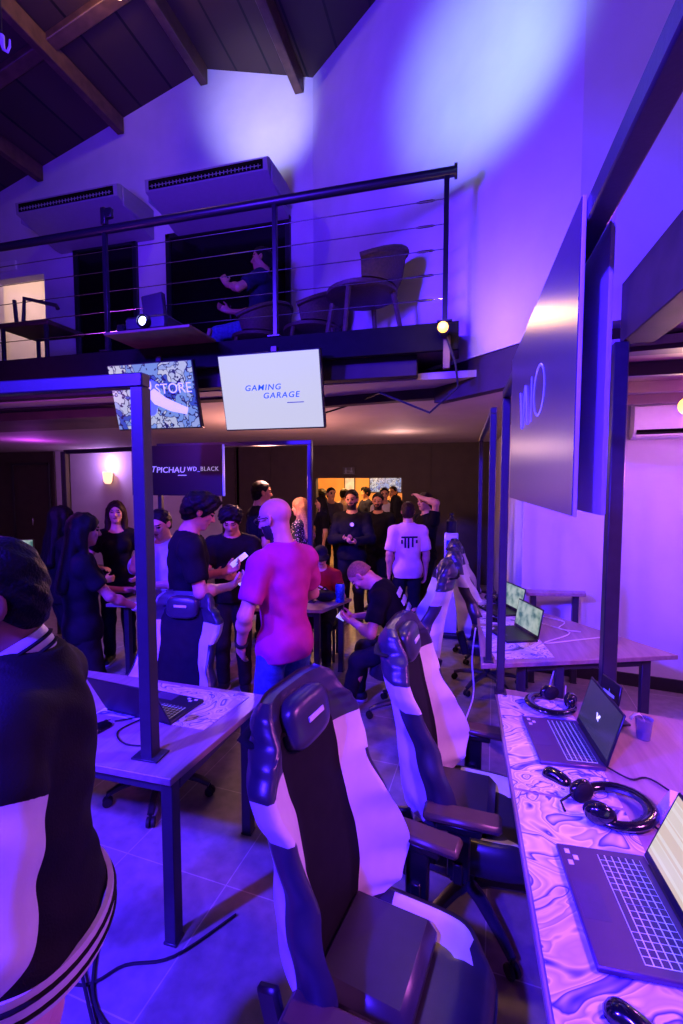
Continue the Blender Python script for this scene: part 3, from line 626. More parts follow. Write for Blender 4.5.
# ------------------------------------------------------------------ gaming chairs
mat('leather_dark', '#2c2a38', .32, noise=.1, bump=.03, bscale=420); mat('leather_white', '#c9c8d2', .48, noise=.04, bump=.02, bscale=420)
mat('fabric_black', '#14131a', .75, noise=.2, bump=.05, bscale=300); mat('pad_black', '#4a3c34', .35, noise=.1); mat('trim_orange', '#c86a3a', .5)
def gaming_chair(label, x, y, rz):
    t = thing('gaming_chair', label, 'chair', (x, y, 0), rz, 'black and white gaming chairs')
    KW = [(0, .19), (.07, .26), (.2, .315), (.33, .31), (.47, .27), (.6, .262), (.7, .288), (.77, .292), (.83, .262), (.89, .215), (.95, .20), (1, .15)]
    KD = [(0, .07), (.10, .17), (.24, .20), (.42, .15), (.6, .09), (.74, .07), (.86, .075), (.94, .05), (1, .02)]
    L, tilt = .85, math.radians(11); NV, NU = 84, 60
    rows = []; NA, NB, NC = 14, 10, 8                      # half columns: centre, inner bolster, outer bolster
    def cols(v):
        b1 = .54; b2 = .56 + .30 * sm(.66, .42, v) if v < .66 else .56
        b2 = .56 + .15 * (1 - sm(.36, .66, v))
        h = [b1 * k / NA for k in range(NA + 1)] + [b1 + (b2 - b1) * k / NB for k in range(1, NB + 1)] + [b2 + (1 - b2) * k / NC for k in range(1, NC + 1)]
        return [-x for x in h[:0:-1]] + h
    reg = [0] * NA + [1] * NB + [2] * NC; reg = reg[::-1] + reg; NU = len(reg)
    for i in range(NV + 1):
        v = i / NV; w = lerpk(KW, v); dp = lerpk(KD, v); r = []; cu = cols(v)
        th = .075 * (1 - .75 * sm(.9, 1, v) - .5 * (1 - sm(0, .08, v)))
        cz = .49 + L * v * math.cos(tilt) - (.02 if v == 1 else 0); cx = -.19 - L * v * math.sin(tilt) + .03 * math.sin(v * math.pi)
        for u in cu:
            f = dp * max(0, (abs(u) - .42) / .58) ** 1.6 * (1 if abs(u) < .93 else 1 - .35 * (abs(u) - .93) / .07)
            r.append(Vector((cx + f + .02, u * w, cz)))
        for u in cu[::-1]:
            f = dp * max(0, (abs(u) - .5) / .5) ** 1.6 * .75
            r.append(Vector((cx + f - th * (1 - .45 * abs(u) ** 5), u * w * 1.012, cz)))
        rows.append(r)
    n = len(rows[0]); mi = []
    for i in range(NV):
        v = (i + .5) / NV
        for k in range(n):
            fr = k < NU; g = reg[k] if fr else (reg[2 * NU - k] if NU < k <= 2 * NU else 2)
            if not fr and not (NU < k <= 2 * NU): g = 2
            if v > .76: c = 0 if (g == 0 and fr and v < .93) else 1
            elif fr: c = 0 if g == 0 else (1 if (v < .62 and (k < 2 or k > NU - 3)) or v < .04 else 2)
            else: c = (1 if (v < .62 and (k < NU + 3 or k > n - 4)) else 2) if g == 2 else (2 if g == 1 else 1)
            mi.append(c)
    m = M(); m.grid(rows, closed=True); m.f += [tuple(range(n - 1, -1, -1)), tuple(NV * n + k for k in range(n))]; m.m = mi + [1, 1]
    m.build('backrest', ['fabric_black', 'leather_dark', 'leather_white'], t, 70)
    # seat
    rows = []; NX, NY = 24, 24; mi = []
    def sp(a, p): return math.copysign(abs(a) ** p, a)
    top = []
    for i in range(NX + 1):
        r = []
        for j in range(NY + 1):
            a, b = -1 + 2 * i / NX, -1 + 2 * j / NY
            k = (abs(a) ** 5 + abs(b) ** 5) ** .2; e = max(abs(a), abs(b)); s = e / k if k > 0 else 1
            X, Yy = a * s * .27 + .03, b * s * (.275 - .03 * max(0, a) ** 2)
            ed = e; z = .475 + .045 * sm(.55, .85, abs(b)) * (1 - .5 * sm(.5, 1, a)) - .06 * sm(.86, 1, ed) ** 2 - .03 * sm(.6, 1, a)
            r.append((X, Yy, z))
        top.append(r)
    m = M(); m.grid([[Vector(p) for p in r] for r in top])
    for i in range(NX):
        for j in range(NY):
            a, b = abs(-1 + 2 * (i + .5) / NX), abs(-1 + 2 * (j + .5) / NY); aa = -1 + 2 * (i + .5) / NX
            mi.append(1 if b < .62 else (2 if (.62 < b < .86 and -.35 < aa < .72) else 1))
    ring = [top[i][0] for i in range(NX + 1)] + [top[NX][j] for j in range(1, NY + 1)] + [top[i][NY] for i in range(NX - 1, -1, -1)] + [top[0][j] for j in range(NY - 1, 0, -1)]
    nb = len(m.f); m.grid([[Vector(p) for p in ring], [Vector((p[0], p[1], .40)) for p in ring], [Vector((p[0] * .9, p[1] * .9, .375)) for p in ring]], closed=True)
    m.f.append(tuple(len(m.v) - 1 - i for i in range(len(ring)))); m.m = mi + [1] * (len(m.f) - nb)
    m.build('seat', ['fabric_black', 'leather_dark', 'leather_white'], t, 70)
    m = M(); m.box((-.04, 0, .516), (.30, .34, .085), None, .03); m.build('seat_pad', 'leather_dark', t)
    # head pillow with its strap
    hp = M(); R = rot('Y', -11); hp.ell((-.288, 0, 1.215), (.045, .12, .08), R, 24, 14, p=.6); pil = hp.build('pillow', 'leather_dark', t, 80)
    s = M(); s.tube([Vector((-.318 + dx, y_, 1.215)) for dx, y_ in ((.025, -.11), (.02, -.19), (-.02, -.212), (-.06, -.2), (-.085, -.1), (-.085, .1), (-.06, .2), (-.02, .212), (.02, .19), (.025, .11))], .016, 6, flat=.35); s.build('strap', 'fabric_black', pil)
    s = M(); s.box((-.245, 0, 1.23), (.006, .09, .016), R, .001); s.box((-.246, .01, 1.212), (.006, .06, .008), R, .001); s.build('emblem', 'leather_white', pil)
    # arms
    for sy in (-1, 1):
        m = M(); m.box((.0, sy * .335, .672), (.29, .095, .034), rot('Z', sy * -3), .012); ar = m.build('armrest', 'pad_black', t)
        q = M(); q.box((-.01, sy * .335, .638), (.17, .065, .032), None, .006); q.box((-.01, sy * .335, .53), (.085, .035, .2), None, .006); q.bar((-.01, sy * .345, .43), (-.01, sy * .15, .37), .06, .03); q.bar((-.01, sy * .335, .50), (-.01, sy * .335, .42), .06, .035); q.build('arm_post', 'plastic_black', ar)
        # recliner hinge at the side of the seat
        q = M(); q.box((-.22, sy * .272, .50), (.07, .03, .22), rot('Y', -15), .01); q.box((-.18, sy * .262, .42), (.16, .03, .06), None, .01); q.build('hinge_cover', 'plastic_black', t)
    m = M(); m.lathe([(.03, .12), (.03, .26), (.022, .26), (.022, .355)], 16); m.box((0, 0, .36), (.26, .2, .03), None, .005); m.build('column', 'steel_black', t)
    for k in range(5):
        a = math.radians(72 * k + 20); c, s_ = math.cos(a), math.sin(a)
        m = M(); m.tube([(.02 * c, .02 * s_, .125), (.1 * c, .1 * s_, .13), (.25 * c, .25 * s_, .1), (.315 * c, .315 * s_, .075)], [.034, .032, .024, .02], 8, flat=.8); lg = m.build('base_leg', 'steel_black', t)
        w = M()
        for o_ in (-.014, .014): w.lathe([(.006, -.009), (.026, -.009), (.029, 0), (.026, .009), (.006, .009)], 16, (.315 * c - s_ * o_, .315 * s_ + c * o_, .029), rot('Z', math.degrees(a)) @ rot('X', 90))
        w.tube([(.315 * c, .315 * s_, .03), (.315 * c, .315 * s_, .075)], .008, 6); w.tube([(.315 * c + s_ * .015, .315 * s_ - c * .015, .029), (.315 * c - s_ * .015, .315 * s_ + c * .015, .029)], .006, 6); w.build('caster', 'rubber', lg)
    return t
GC = gaming_chair('nearest gaming chair with a tall black and white back, in the centre foreground', -.185, 1.27, math.radians(-11))
def another(label, x, y, deg, drop=0.0):
    r = dup(GC, (x, y, 0), math.radians(deg), label)
    if drop:
        for c in r.children:
            if c.name.split('.')[0] not in ('base_leg', 'column'): c.location.z -= drop
    return r
another('gaming chair just behind the nearest one, with orange lit armrests at the near right desk', .06, 2.06, -6)
another('gaming chair the bald person bent over a phone sits on', -.42, 3.74, 186)
another('gaming chair pulled up to the far right desk left of its laptops', .27, 4.47, -2)
another('farthest gaming chair at the far end of the far right desk', .27, 5.22, -2)
another('gaming chair with blue back tucked behind the left desk, facing the camera', -1.80, 2.40, -86, .11)

# ------------------------------------------------------------------ things on the desks
def f_swirl(nt, tc):
    nz = nt.nodes.new('ShaderNodeTexNoise'); nz.inputs['Scale'].default_value = 4.0; nz.inputs['Detail'].default_value = 1.5; nz.inputs['Distortion'].default_value = 2.2; nt.links.new(tc.outputs['Object'], nz.inputs['Vector'])
    mul = nt.nodes.new('ShaderNodeMath'); mul.operation = 'MULTIPLY'; mul.inputs[1].default_value = 4.2; nt.links.new(nz.outputs['Fac'], mul.inputs[0])
    fr = nt.nodes.new('ShaderNodeMath'); fr.operation = 'FRACT'; nt.links.new(mul.outputs[0], fr.inputs[0])
    return ramp(nt, fr.outputs[0], [(0, '#d4d2de'), (.2, '#b4aed0'), (.38, '#dcdae4'), (.56, '#6f6ab0'), (.63, '#2c2860'), (.69, '#d6d2e2'), (.90, '#9a96c4'), (.95, '#e0dee8')])
ramp_mat('mat_swirls', f_swirl, .7)
def deskpad(label, poly, z=DZ):
    cx = sum(p[0] for p in poly) / len(poly); cy = sum(p[1] for p in poly) / len(poly)
    m = M(); m.prism([(x - cx, y - cy) for x, y in poly], 0, .003); return tag(m.build('desk_mat', 'mat_swirls', loc=(cx, cy, z + .001)), label, 'desk mat')
deskpad('swirl patterned desk mat under the nearest laptop', [(.222, .86), (.60, .86), (.60, 1.80), (.222, 1.82)])
deskpad('swirl patterned desk mat under the farther laptop of the near desk', [(.222, 1.835), (.60, 1.815), (.575, 2.64), (.222, 2.66)])
deskpad('swirl patterned desk mat on the left desk', [(-1.82, 1.90), (-1.19, 1.90), (-1.13, 2.27), (-1.80, 2.30)])
deskpad('pale patterned desk mat at the near corner of the far right desk', [(.245, 3.19), (.64, 3.33), (.58, 3.92), (.18, 3.92)])
deskpad('pale patterned desk mat farther along the far right desk', [(.18, 4.0), (.55, 4.0), (.52, 4.75), (.19, 4.85)])

mat('laptop_body', '#55415a', .36, metal=.35, noise=.04); mat('laptop_dark', '#16141c', .4, noise=.05); mat('key_dark', '#3a2f44', .5, noise=.05)
mat('key_backlight', '#c4bcf0', .5, emit=.35); mat('sticker', '#c9c4dc', .5, emit=.05); mat('touch', '#463452', .3)
def f_page(nt, tc):
    sx = nt.nodes.new('ShaderNodeSeparateXYZ'); nt.links.new(tc.outputs['Object'], sx.inputs[0])
    bk = nt.nodes.new('ShaderNodeTexBrick'); bk.inputs['Scale'].default_value = 14; bk.inputs['Mortar Size'].default_value = .03; bk.inputs['Color1'].default_value = lin('#f6ead2'); bk.inputs['Color2'].default_value = lin('#f2d9b8'); bk.inputs['Mortar'].default_value = lin('#fff4e2')
    mp = nt.nodes.new('ShaderNodeMapping'); mp.inputs['Rotation'].default_value = (math.pi / 2, 0, math.pi / 2); nt.links.new(tc.outputs['Object'], mp.inputs['Vector']); nt.links.new(mp.outputs['Vector'], bk.inputs['Vector']); return bk.outputs['Color']
ramp_mat('screen_page', f_page, .3, .75)
def f_dark(nt, tc):
    wv = nt.nodes.new('ShaderNodeTexWave'); wv.inputs['Scale'].default_value = 30; wv.inputs['Distortion'].default_value = 3; wv.bands_direction = 'Y'; nt.links.new(tc.outputs['Object'], wv.inputs['Vector'])
    return ramp(nt, wv.outputs['Fac'], [(0, '#2c2a34'), (1, '#514c58')])
ramp_mat('screen_dark', f_dark, .25, .55)
def f_green(nt, tc):
    nz = nt.nodes.new('ShaderNodeTexNoise'); nz.inputs['Scale'].default_value = 14; nt.links.new(tc.outputs['Object'], nz.inputs['Vector'])
    return ramp(nt, nz.outputs['Fac'], [(.35, '#5a8a86'), (.5, '#bcd6d0'), (.65, '#dfeee8')])
ramp_mat('screen_green', f_green, .3, .55)
mat('glow_white', '#f0f0f6', .4, emit=.9)
def laptop(label, x, y, rz, w, d, ang, screen, z=DZ + .0045, keys=True, deck='laptop_body'):
    t = thing('laptop', label, 'laptop', (x, y, z), rz)
    m = M(); m.box((0, 0, .009), (d, w, .018), None, .004); ba = m.build('base', deck, t)
    if keys:
        k = M(); k.box((.045, 0, .0184), (d * .46, w * .86, .0006)); pl = k.build('key_plate', 'key_backlight', ba)
        k = M(); nx, ny = 6, 16; kw = w * .86 / ny; kd = d * .46 / nx
        for i in range(nx):
            for j in range(ny):
                if i == 0 and 4 <= j <= 9:
                    if j == 4: k.box((.045 - d * .23 + kd * .5, -w * .43 + kw * 7, .0195), (kd * .84, kw * 5.86, .0016))
                    continue
                k.box((.045 - d * .23 + kd * (i + .5), -w * .43 + kw * (j + .5), .0195), (kd * .82, kw * .84, .0016))
        k.box((.045, 0, .0186), (d * .44, .002, .0004)); k.build('keyboard', 'key_dark', ba)
    k = M(); k.box((-d * .33, -.02 * w, .0182), (d * .26, w * .3, .0008)); k.build('touchpad', 'touch', ba)
    for i in range(3): k = M(); k.box((-d * .40 + .02 * (i % 2), w * .42 - .022 * i, .0183), (.014, .018, .0006)); k.build('sticker', 'sticker', ba)
    R = rot('Y', 90 - ang).to_4x4(); T = Matrix.Translation((d / 2 - .004, 0, .018)) @ Matrix.Rotation(math.radians(ang - 90), 4, 'Y')
    h = d * .92
    l = M(); l.box((.004, 0, h / 2), (.008, w, h), None, .003); l.v = [tuple(T @ Vector(v)) for v in l.v]; lid = l.build('lid', 'laptop_dark', t)
    l = M(); l.box((-.0008, 0, h / 2 + .008), (.001, w - .02, h - .036)); l.v = [tuple(T @ Vector(v)) for v in l.v]; dsp = l.build('display', screen, lid)
    l = M(); l.tube([(d / 2 - .002, -w * .4, .014), (d / 2 - .002, w * .4, .014)], .007, 8); l.build('hinge', 'laptop_dark', t)
    return t, lid, T, h
la, _, _, _ = laptop('nearest laptop with a cream page on screen, in the right foreground', .462, 1.365, math.radians(3), .395, .262, 112, 'screen_page')
lb, lid, T, h = laptop('laptop with a dark screen and white mark, farther along the near right desk', .462, 2.215, math.radians(4), .385, .26, 105, 'screen_dark')
Tl = T @ frame_mat((-.0016, 0, h * .52), (0, -1, 0), (0, 0, 1))
m = M(); m.prism([(-.022, .012), (-.010, .012), (-.004, -.006), (.004, .006), (.014, -.016), (.006, -.016), (.001, -.004), (-.006, -.016)], 0, .0008, Tl); m.prism([(.004, .012), (.022, .012), (.018, .003), (.006, .003)], 0, .0008, Tl); m.prism([(.0, .0), (.02, .004), (.019, .001), (.0, -.003)], 0, .0008, Tl); m.build('screen_mark', 'glow_white', lid)
laptop('laptop with a pale green screen at the near corner of the far right desk', .40, 3.74, math.radians(22), .36, .25, 100, 'screen_green', keys=False, deck='laptop_dark')
laptop('second laptop with a pale screen, deeper along the far right desk', .36, 4.42, math.radians(24), .36, .25, 100, 'screen_green', keys=False, deck='laptop_dark')
ll, lid3, T3, h3 = laptop('open dark laptop on the left desk showing the back of its lid', -1.56, 2.04, math.radians(-96), .42, .26, 118, 'screen_dark', keys=True, deck='laptop_dark')

def mouse(label, x, y, rz, z):
    t = thing('computer_mouse', label, 'mouse', (x, y, z), rz)
    m = M(); rows = []
    for i in range(15):
        u = -1 + 2 * i / 14; hw = .033 * (1 - abs(u) ** 2.6) ** .5 * (1 - .12 * math.cos(u * math.pi)); hh = .037 * max(0.02, (1 - abs(u) ** 2.2)) ** .6 * (1 - .2 * u)
        rows.append([Vector((u * .06, max(hw, .002) * math.cos(a), max(0, hh * math.sin(a)))) for a in [k * math.pi / 10 for k in range(11)]])
    m.grid(rows, closed=True); m.f += [tuple(range(10, -1, -1)), tuple(14 * 11 + k for k in range(11))]; m.m += [0, 0]; b = m.build('shell', 'plastic_gloss', t, 60)
    m = M(); m.lathe([(.002, -.004), (.009, -.004), (.009, .004), (.002, .004)], 14, (.03, 0, .025), rot('X', 90)); m.build('scroll_wheel', 'rubber', t)
    m = M(); m.box((.037, 0, .0275), (.04, .0015, .004), rot('Y', 18)); m.build('button_seam', 'rubber', t); return t
mouse('black mouse on the mat between the two near laptops', .395, 1.935, math.radians(-35), DZ + .0045)
mouse('glossy black mouse at the bottom edge in front of the nearest laptop', .385, 1.06, math.radians(-30), DZ + .0045)
mouse('dark mouse on the left desk left of the steel post', -1.68, 1.78, math.radians(80), DZ + .001)
mouse('small mouse on the far right desk by its laptops', .30, 4.08, 0, DZ + .0045)

mat('headset_blue', '#1b1a3c', .35)
def headset(label, x, y, rz, z, sc=1.0):
    t = thing('headset', label, 'headset', (x, y, z), rz)
    m = M(); P = [(.105 * math.cos(a), .105 * math.sin(a) * 1.12, .022 + .008 * math.sin(a)) for a in [math.radians(-52 + 284 * k / 24) for k in range(25)]]
    m.tube(P, .021, 12, flat=.7); b = m.build('headband', 'plastic_gloss', t)
    m = M(); m.tube([(p[0] * .86, p[1] * .86, p[2]) for p in P[5:20]], .013, 8, flat=.6); m.build('band_padding', 'headset_blue', t)
    for sx, e in ((1, P[0]), (-1, P[-1])):
        m = M(); m.ell((e[0], e[1], .036), (.028, .052, .04), rot('Z', -20 * sx), 20, 12); c = m.build('ear_cup', 'plastic_gloss', t)
        m = M(); m.ell((e[0] + (-.018 if e[0] > 0 else .018), e[1], .036), (.019, .048, .036), rot('Z', -20 * sx), 20, 12); m.build('ear_cushion', 'fabric_black', c)
    e = P[-1]; m = M(); m.tube([(e[0], e[1] - .035, .02), (e[0] + .03, e[1] - .09, .014), (e[0] + .08, e[1] - .1, .013)], [.005, .004, .005], 8); m.build('microphone', 'rubber', t)
    return t
headset('black headset lying between the two laptops of the near right desk', .565, 1.79, math.radians(-75), DZ + .0045)
headset('black headset behind the dark screened laptop on the near right desk', .48, 2.56, math.radians(140), DZ + .0045)
headset('black headset on the far right desk behind its second laptop', .38, 4.80, math.radians(30), DZ + .0045)

# cup with napkin, white carton, small stand sign
mat('cup_clear', '#b8b4e0', .12, noise=.02, trans=.75); mat('paper_white', '#d9d6de', .7, noise=.04, bump=.1); mat('drink', '#3a2a70', .2)
t = thing('drinking_cup', 'clear plastic cup with a napkin in it on the near right desk', 'cup', (.85, 2.36, DZ + .001))
m = M(); m.lathe([(.0, 0), (.028, 0), (.0365, .095), (.038, .097), (.0355, .096), (.0268, .004), (.0, .004)], 28); m.build('cup', 'cup_clear', t)
m = M(); m.lathe([(.0, .0045), (.0262, .0045), (.0295, .04), (.0, .04)], 24); m.build('drink', 'drink', t)
m = M(); m.grid([[Vector((-.035 + .012 * i + .004 * math.sin(j), -.01 + .009 * j, .075 + .035 * math.sin(i * .6) * (1 - .1 * j) + .004 * math.sin(i * 2 + j))) for j in range(4)] for i in range(6)]); o = m.build('napkin', 'paper_white'); sd = o.modifiers.new('thick', 'SOLIDIFY'); sd.thickness = .003; tag(o, 'crumpled white napkin sticking out of the plastic cup', 'napkin'); o.location = (.825, 2.36, DZ + .012)
t = thing('folded_carton', 'white folded card box beside the headset on the near right desk', 'box', (.755, 1.80, DZ + .001), math.radians(-22))
m = M(); m.prism([(-.05, 0), (.05, 0), (.02, .075), (-.015, .075)], -.055, .055, frame_mat((0, 0, 0), (1, 0, 0), (0, 0, 1))); bx = m.build('box', 'paper_white', t, 20)
m = M(); m.box((0, -.0555, .03), (.05, .001, .025)); m.build('print', 'sticker', bx)
t = thing('stand_sign', 'small dark stand sign at the far end of the near right desk', 'sign', (.74, 2.50, DZ + .001), math.radians(15))
m = M(); m.box((0, 0, .105), (.012, .16, .21), rot('Y', 8), .003); pn = m.build('panel', 'plastic_black', t)
m = M(); m.box((.03, 0, .006), (.1, .12, .012), None, .003); m.build('foot', 'plastic_black', t)
m = M(); R8 = rot('Y', 8)
for yy, zz, a, b in ((.0, .14, .09, .014), (.02, .12, .05, .01), (-.03, .075, .05, .05)): m.box(R8 @ Vector((-.0068, yy, zz - .105)) + Vector((0, 0, .105)), (.001, a, b), R8)
m.box(R8 @ Vector((-.0066, 0, .0)) + Vector((0, 0, .105)), (.0006, .004, .12), R8); m.build('lettering', 'letter_violet', pn)

# cables on desks and floor
def cable(label, pts, r=.0035, m_='rubber', n=6):
    P = [Vector(p) for p in pts]; out = []
    for i in range(len(P) - 1):
        a, b, c, d = P[max(i - 1, 0)], P[i], P[i + 1], P[min(i + 2, len(P) - 1)]
        for k in range(6):
            s = k / 6; out.append(.5 * ((2 * b) + (c - a) * s + (2 * a - 5 * b + 4 * c - d) * s * s + (3 * b - a - 3 * c + d) * s ** 3))
    out.append(P[-1]); m = M(); m.tube(out, r, n); return tag(m.build('cable', m_), label, 'cable')
zc = DZ + .0085
cable('black power cable running back from the dark screened laptop', [(.60, 2.08, zc), (.68, 2.0, zc), (.76, 2.02, zc), (.88, 1.86, zc), (1.05, 1.9, zc)])
cable('black cable running from the headset past the white carton', [(.645, 1.78, zc), (.70, 1.70, zc), (.80, 1.68, zc), (.95, 1.62, zc)])
cable('black mouse cable curving across the left desk', [(-1.66, 1.85, zc), (-1.55, 1.92, zc - .002), (-1.58, 1.78, DZ + .005), (-1.47, 1.70, DZ + .005), (-1.33, 1.72, DZ + .005)])
cable('white cable looping over the back of the far right desk', [(.56, 4.35, zc), (.70, 4.1, zc), (.86, 3.9, zc), (.62, 3.6, zc), (.9, 3.75, zc), (1.12, 3.88, zc), (1.16, 3.95, zc)], .004, 'plastic_white')
cable('white cable lying across the middle of the far right desk', [(.58, 4.5, zc), (.75, 4.32, zc), (.88, 4.2, zc), (.80, 4.0, zc), (.95, 3.95, zc)], .004, 'plastic_white')
cable('white cables hanging down behind the second gaming chair', [(.14, 3.9, .74), (.11, 3.7, .55), (.12, 3.55, .32), (.04, 3.35, .12), (.10, 3.2, .02), (.2, 3.0, .008)], .006, 'plastic_white')
cable('white cable hanging in a loop below the far right desk', [(.62, 3.22, .70), (.58, 3.2, .5), (.62, 3.18, .36), (.68, 3.2, .4), (.70, 3.24, .6)], .004, 'plastic_white')
cable('long black cable along the floor below the left desk', [(-1.85, 1.42, .007), (-1.42, 1.33, .007), (-1.28, 1.44, .007), (-1.11, 1.52, .007), (-.95, 1.75, .007)], .006)
cable('black cable bundle on the floor at the bottom edge', [(-1.5, 1.55, .008), (-1.3, 1.30, .008), (-1.05, 1.22, .008), (-.8, 1.25, .008), (-.45, 1.2, .008), (-.1, 1.0, .008)], .007)
cable('second black cable in the bundle at the bottom edge', [(-1.6, 1.5, .022), (-1.25, 1.24, .022), (-1.02, 1.10, .008), (-.7, 1.0, .008)], .006)
m = M(); m.box((0, 0, .02), (.26, .065, .04), None, .01); tag(m.build('power_strip', 'plastic_black', loc=(-1.3, .98, 0), rz=.3), 'dark power strip on the floor among the cables', 'power strip')
# can on the middle desk, camera bag, totem
q = at_z(340, 602, DZ)
t = thing('drink_can', 'blue printed can on the middle desk by the child', 'can', (q.x, q.y, DZ + .001))
mat('can_blue', '#2f58c8', .35, metal=.5, noise=.5, scale=40); m = M(); m.lathe([(.0, 0), (.04, 0), (.047, .012), (.047, .17), (.04, .185), (.0, .183)], 20); m.build('body', 'can_blue', t)
m = M(); m.lathe([(.0, .184), (.036, .184), (.036, .187), (.0, .187)], 16); m.build('lid', 'chrome', t)
q = at_z(322, 604, DZ); m = M(); m.ell((0, 0, .06), (.13, .07, .06), None, 18, 10); m.tube([(-.05, 0, .1), (0, 0, .15), (.05, 0, .1)], .01, 6); tag(m.build('black_pouch', 'fabric_black', loc=(q.x, q.y + .1, DZ + .001)), 'black pouch on the middle desk in front of the child', 'bag')
q = at_y(451, 560, 5.9)
t = thing('dispenser_stand', 'white dispenser stand with a bottle by the dark back wall', 'dispenser', (q.x, 5.9, 0))
m = M(); m.box((0, 0, .02), (.32, .3, .04), None, .01); m.build('base', 'plastic_black', t)
m = M(); m.box((0, 0, .68), (.17, .1, 1.28), None, .01); m.build('column', 'plastic_white', t)
m = M(); m.box((0, -.053, .98), (.12, .004, .5)); m.build('label_panel', 'can_blue', t)
m = M(); m.lathe([(.06, 1.325), (.065, 1.34), (.065, 1.47), (.03, 1.5), (.02, 1.54), (.03, 1.55), (.03, 1.57)], 16); m.box((0, -.04, 1.56), (.02, .08, .02)); m.build('bottle', 'plastic_black', t)

# desk with a lit monitor at the far left
g = ground(6, 5.6)
desk('far left desk with a lit monitor, mostly hidden behind the varsity jacket', [(g.x - .7, g.y - .3), (g.x + .5, g.y - .3), (g.x + .5, g.y + .4), (g.x - .7, g.y + .4)], [(g.x - .62, g.y - .22), (g.x + .42, g.y - .22), (g.x + .42, g.y + .32), (g.x - .62, g.y + .32)])
t = thing('monitor', 'lit pale monitor behind the head of the person in the varsity jacket', 'monitor', (g.x, g.y, DZ + .001), math.radians(35))
m = M(); m.box((0, .02, .33), (.55, .035, .33), None, .006); m.build('casing', 'plastic_black', t)
m = M(); m.box((0, .001, .335), (.53, .004, .30)); m.build('display', 'screen_green', t)
m = M(); m.box((0, .06, .006), (.22, .18, .012), None, .003); m.bar((0, .06, .01), (0, .055, .25), .04); m.build('stand', 'plastic_black', t)
# ------------------------------------------------------------------ people: one signed-distance body each, meshed as one continuous surface
def V3(*a): return np.array(a, float)
class Field:
    def __init__(s): s.p = []
    def cone(s, a, b, ra, rb, k=.02, flat0=False, flat1=False, sq=None):
        s.p.append(('c', np.array(a, float), np.array(b, float), ra, rb, k, flat0, flat1)); return s
    def ell(s, c, r, R=None, k=.02, sub=False):
        s.p.append(('s' if sub else 'e', np.array(c, float), np.array(r, float), np.eye(3) if R is None else np.array(R, float), k)); return s
    def bounds(s, off):
        lo = np.full(3, 9.); hi = -lo
        for q in s.p:
            if q[0] == 'c': pts = ((q[1], q[3]), (q[2], q[4]))
            else: pts = ((q[1], q[2].max()),)
            for c, r in pts: lo = np.minimum(lo, c - r - off); hi = np.maximum(hi, c + r + off)
        return lo, hi
    def mesh(s, h, off=0.0, cut=None, warp=None):
        """surface nets of the blended field grown by off; cut(P) is intersected with it, warp(P) added to it"""
        lo, hi = s.bounds(off + 3 * h); n = np.ceil((hi - lo) / h).astype(int) + 1
        D = np.full(tuple(n), .12, np.float32); ax = [lo[i] + h * np.arange(n[i]) for i in range(3)]
        for q in s.p:
            k = q[-3] if q[0] == 'c' else q[-1]; mg = off + k + 3 * h + (.012 if warp else 0)
            if q[0] == 'c': l = np.minimum(q[1] - q[3], q[2] - q[4]) - mg; u = np.maximum(q[1] + q[3], q[2] + q[4]) + mg
            else: l = q[1] - q[2].max() - mg; u = q[1] + q[2].max() + mg
            i0 = np.maximum(0, np.floor((l - lo) / h).astype(int)); i1 = np.minimum(n, np.ceil((u - lo) / h).astype(int) + 1)
            if np.any(i1 <= i0): continue
            sl = tuple(slice(a, b) for a, b in zip(i0, i1))
            P = np.stack(np.meshgrid(*[ax[i][sl[i]] for i in range(3)], indexing='ij'), -1)
            if q[0] == 'c':
                a, b, ra, rb = q[1:5]; ab = b - a; L2 = ab @ ab + 1e-12; t = ((P - a) @ ab) / L2; tc = np.clip(t, 0, 1)
                d = np.linalg.norm(P - a - tc[..., None] * ab, axis=-1) - (ra + (rb - ra) * tc); L = math.sqrt(L2)
                if q[7]: d = np.maximum(d, (t - 1) * L - off)
                if q[6]: d = np.maximum(d, -t * L - off)
            else:
                loc = (P - q[1]) @ q[3]; k0 = np.linalg.norm(loc / q[2], axis=-1); k1 = np.linalg.norm(loc / q[2] ** 2, axis=-1) + 1e-9; d = k0 * (k0 - 1) / k1
            A = D[sl]
            if q[0] == 's':
                D[sl] = np.maximum(A, -d)
            else:
                hh = np.maximum(k - np.abs(A - d), 0) / max(k, 1e-6); D[sl] = np.minimum(A, d) - hh * hh * k * .25
        D -= off
        if cut or warp:
            P = np.stack(np.meshgrid(*ax, indexing='ij'), -1)
            if warp: D += warp(P)
            if cut: D = np.maximum(D, cut(P))
        return surfnet(D, lo, h)
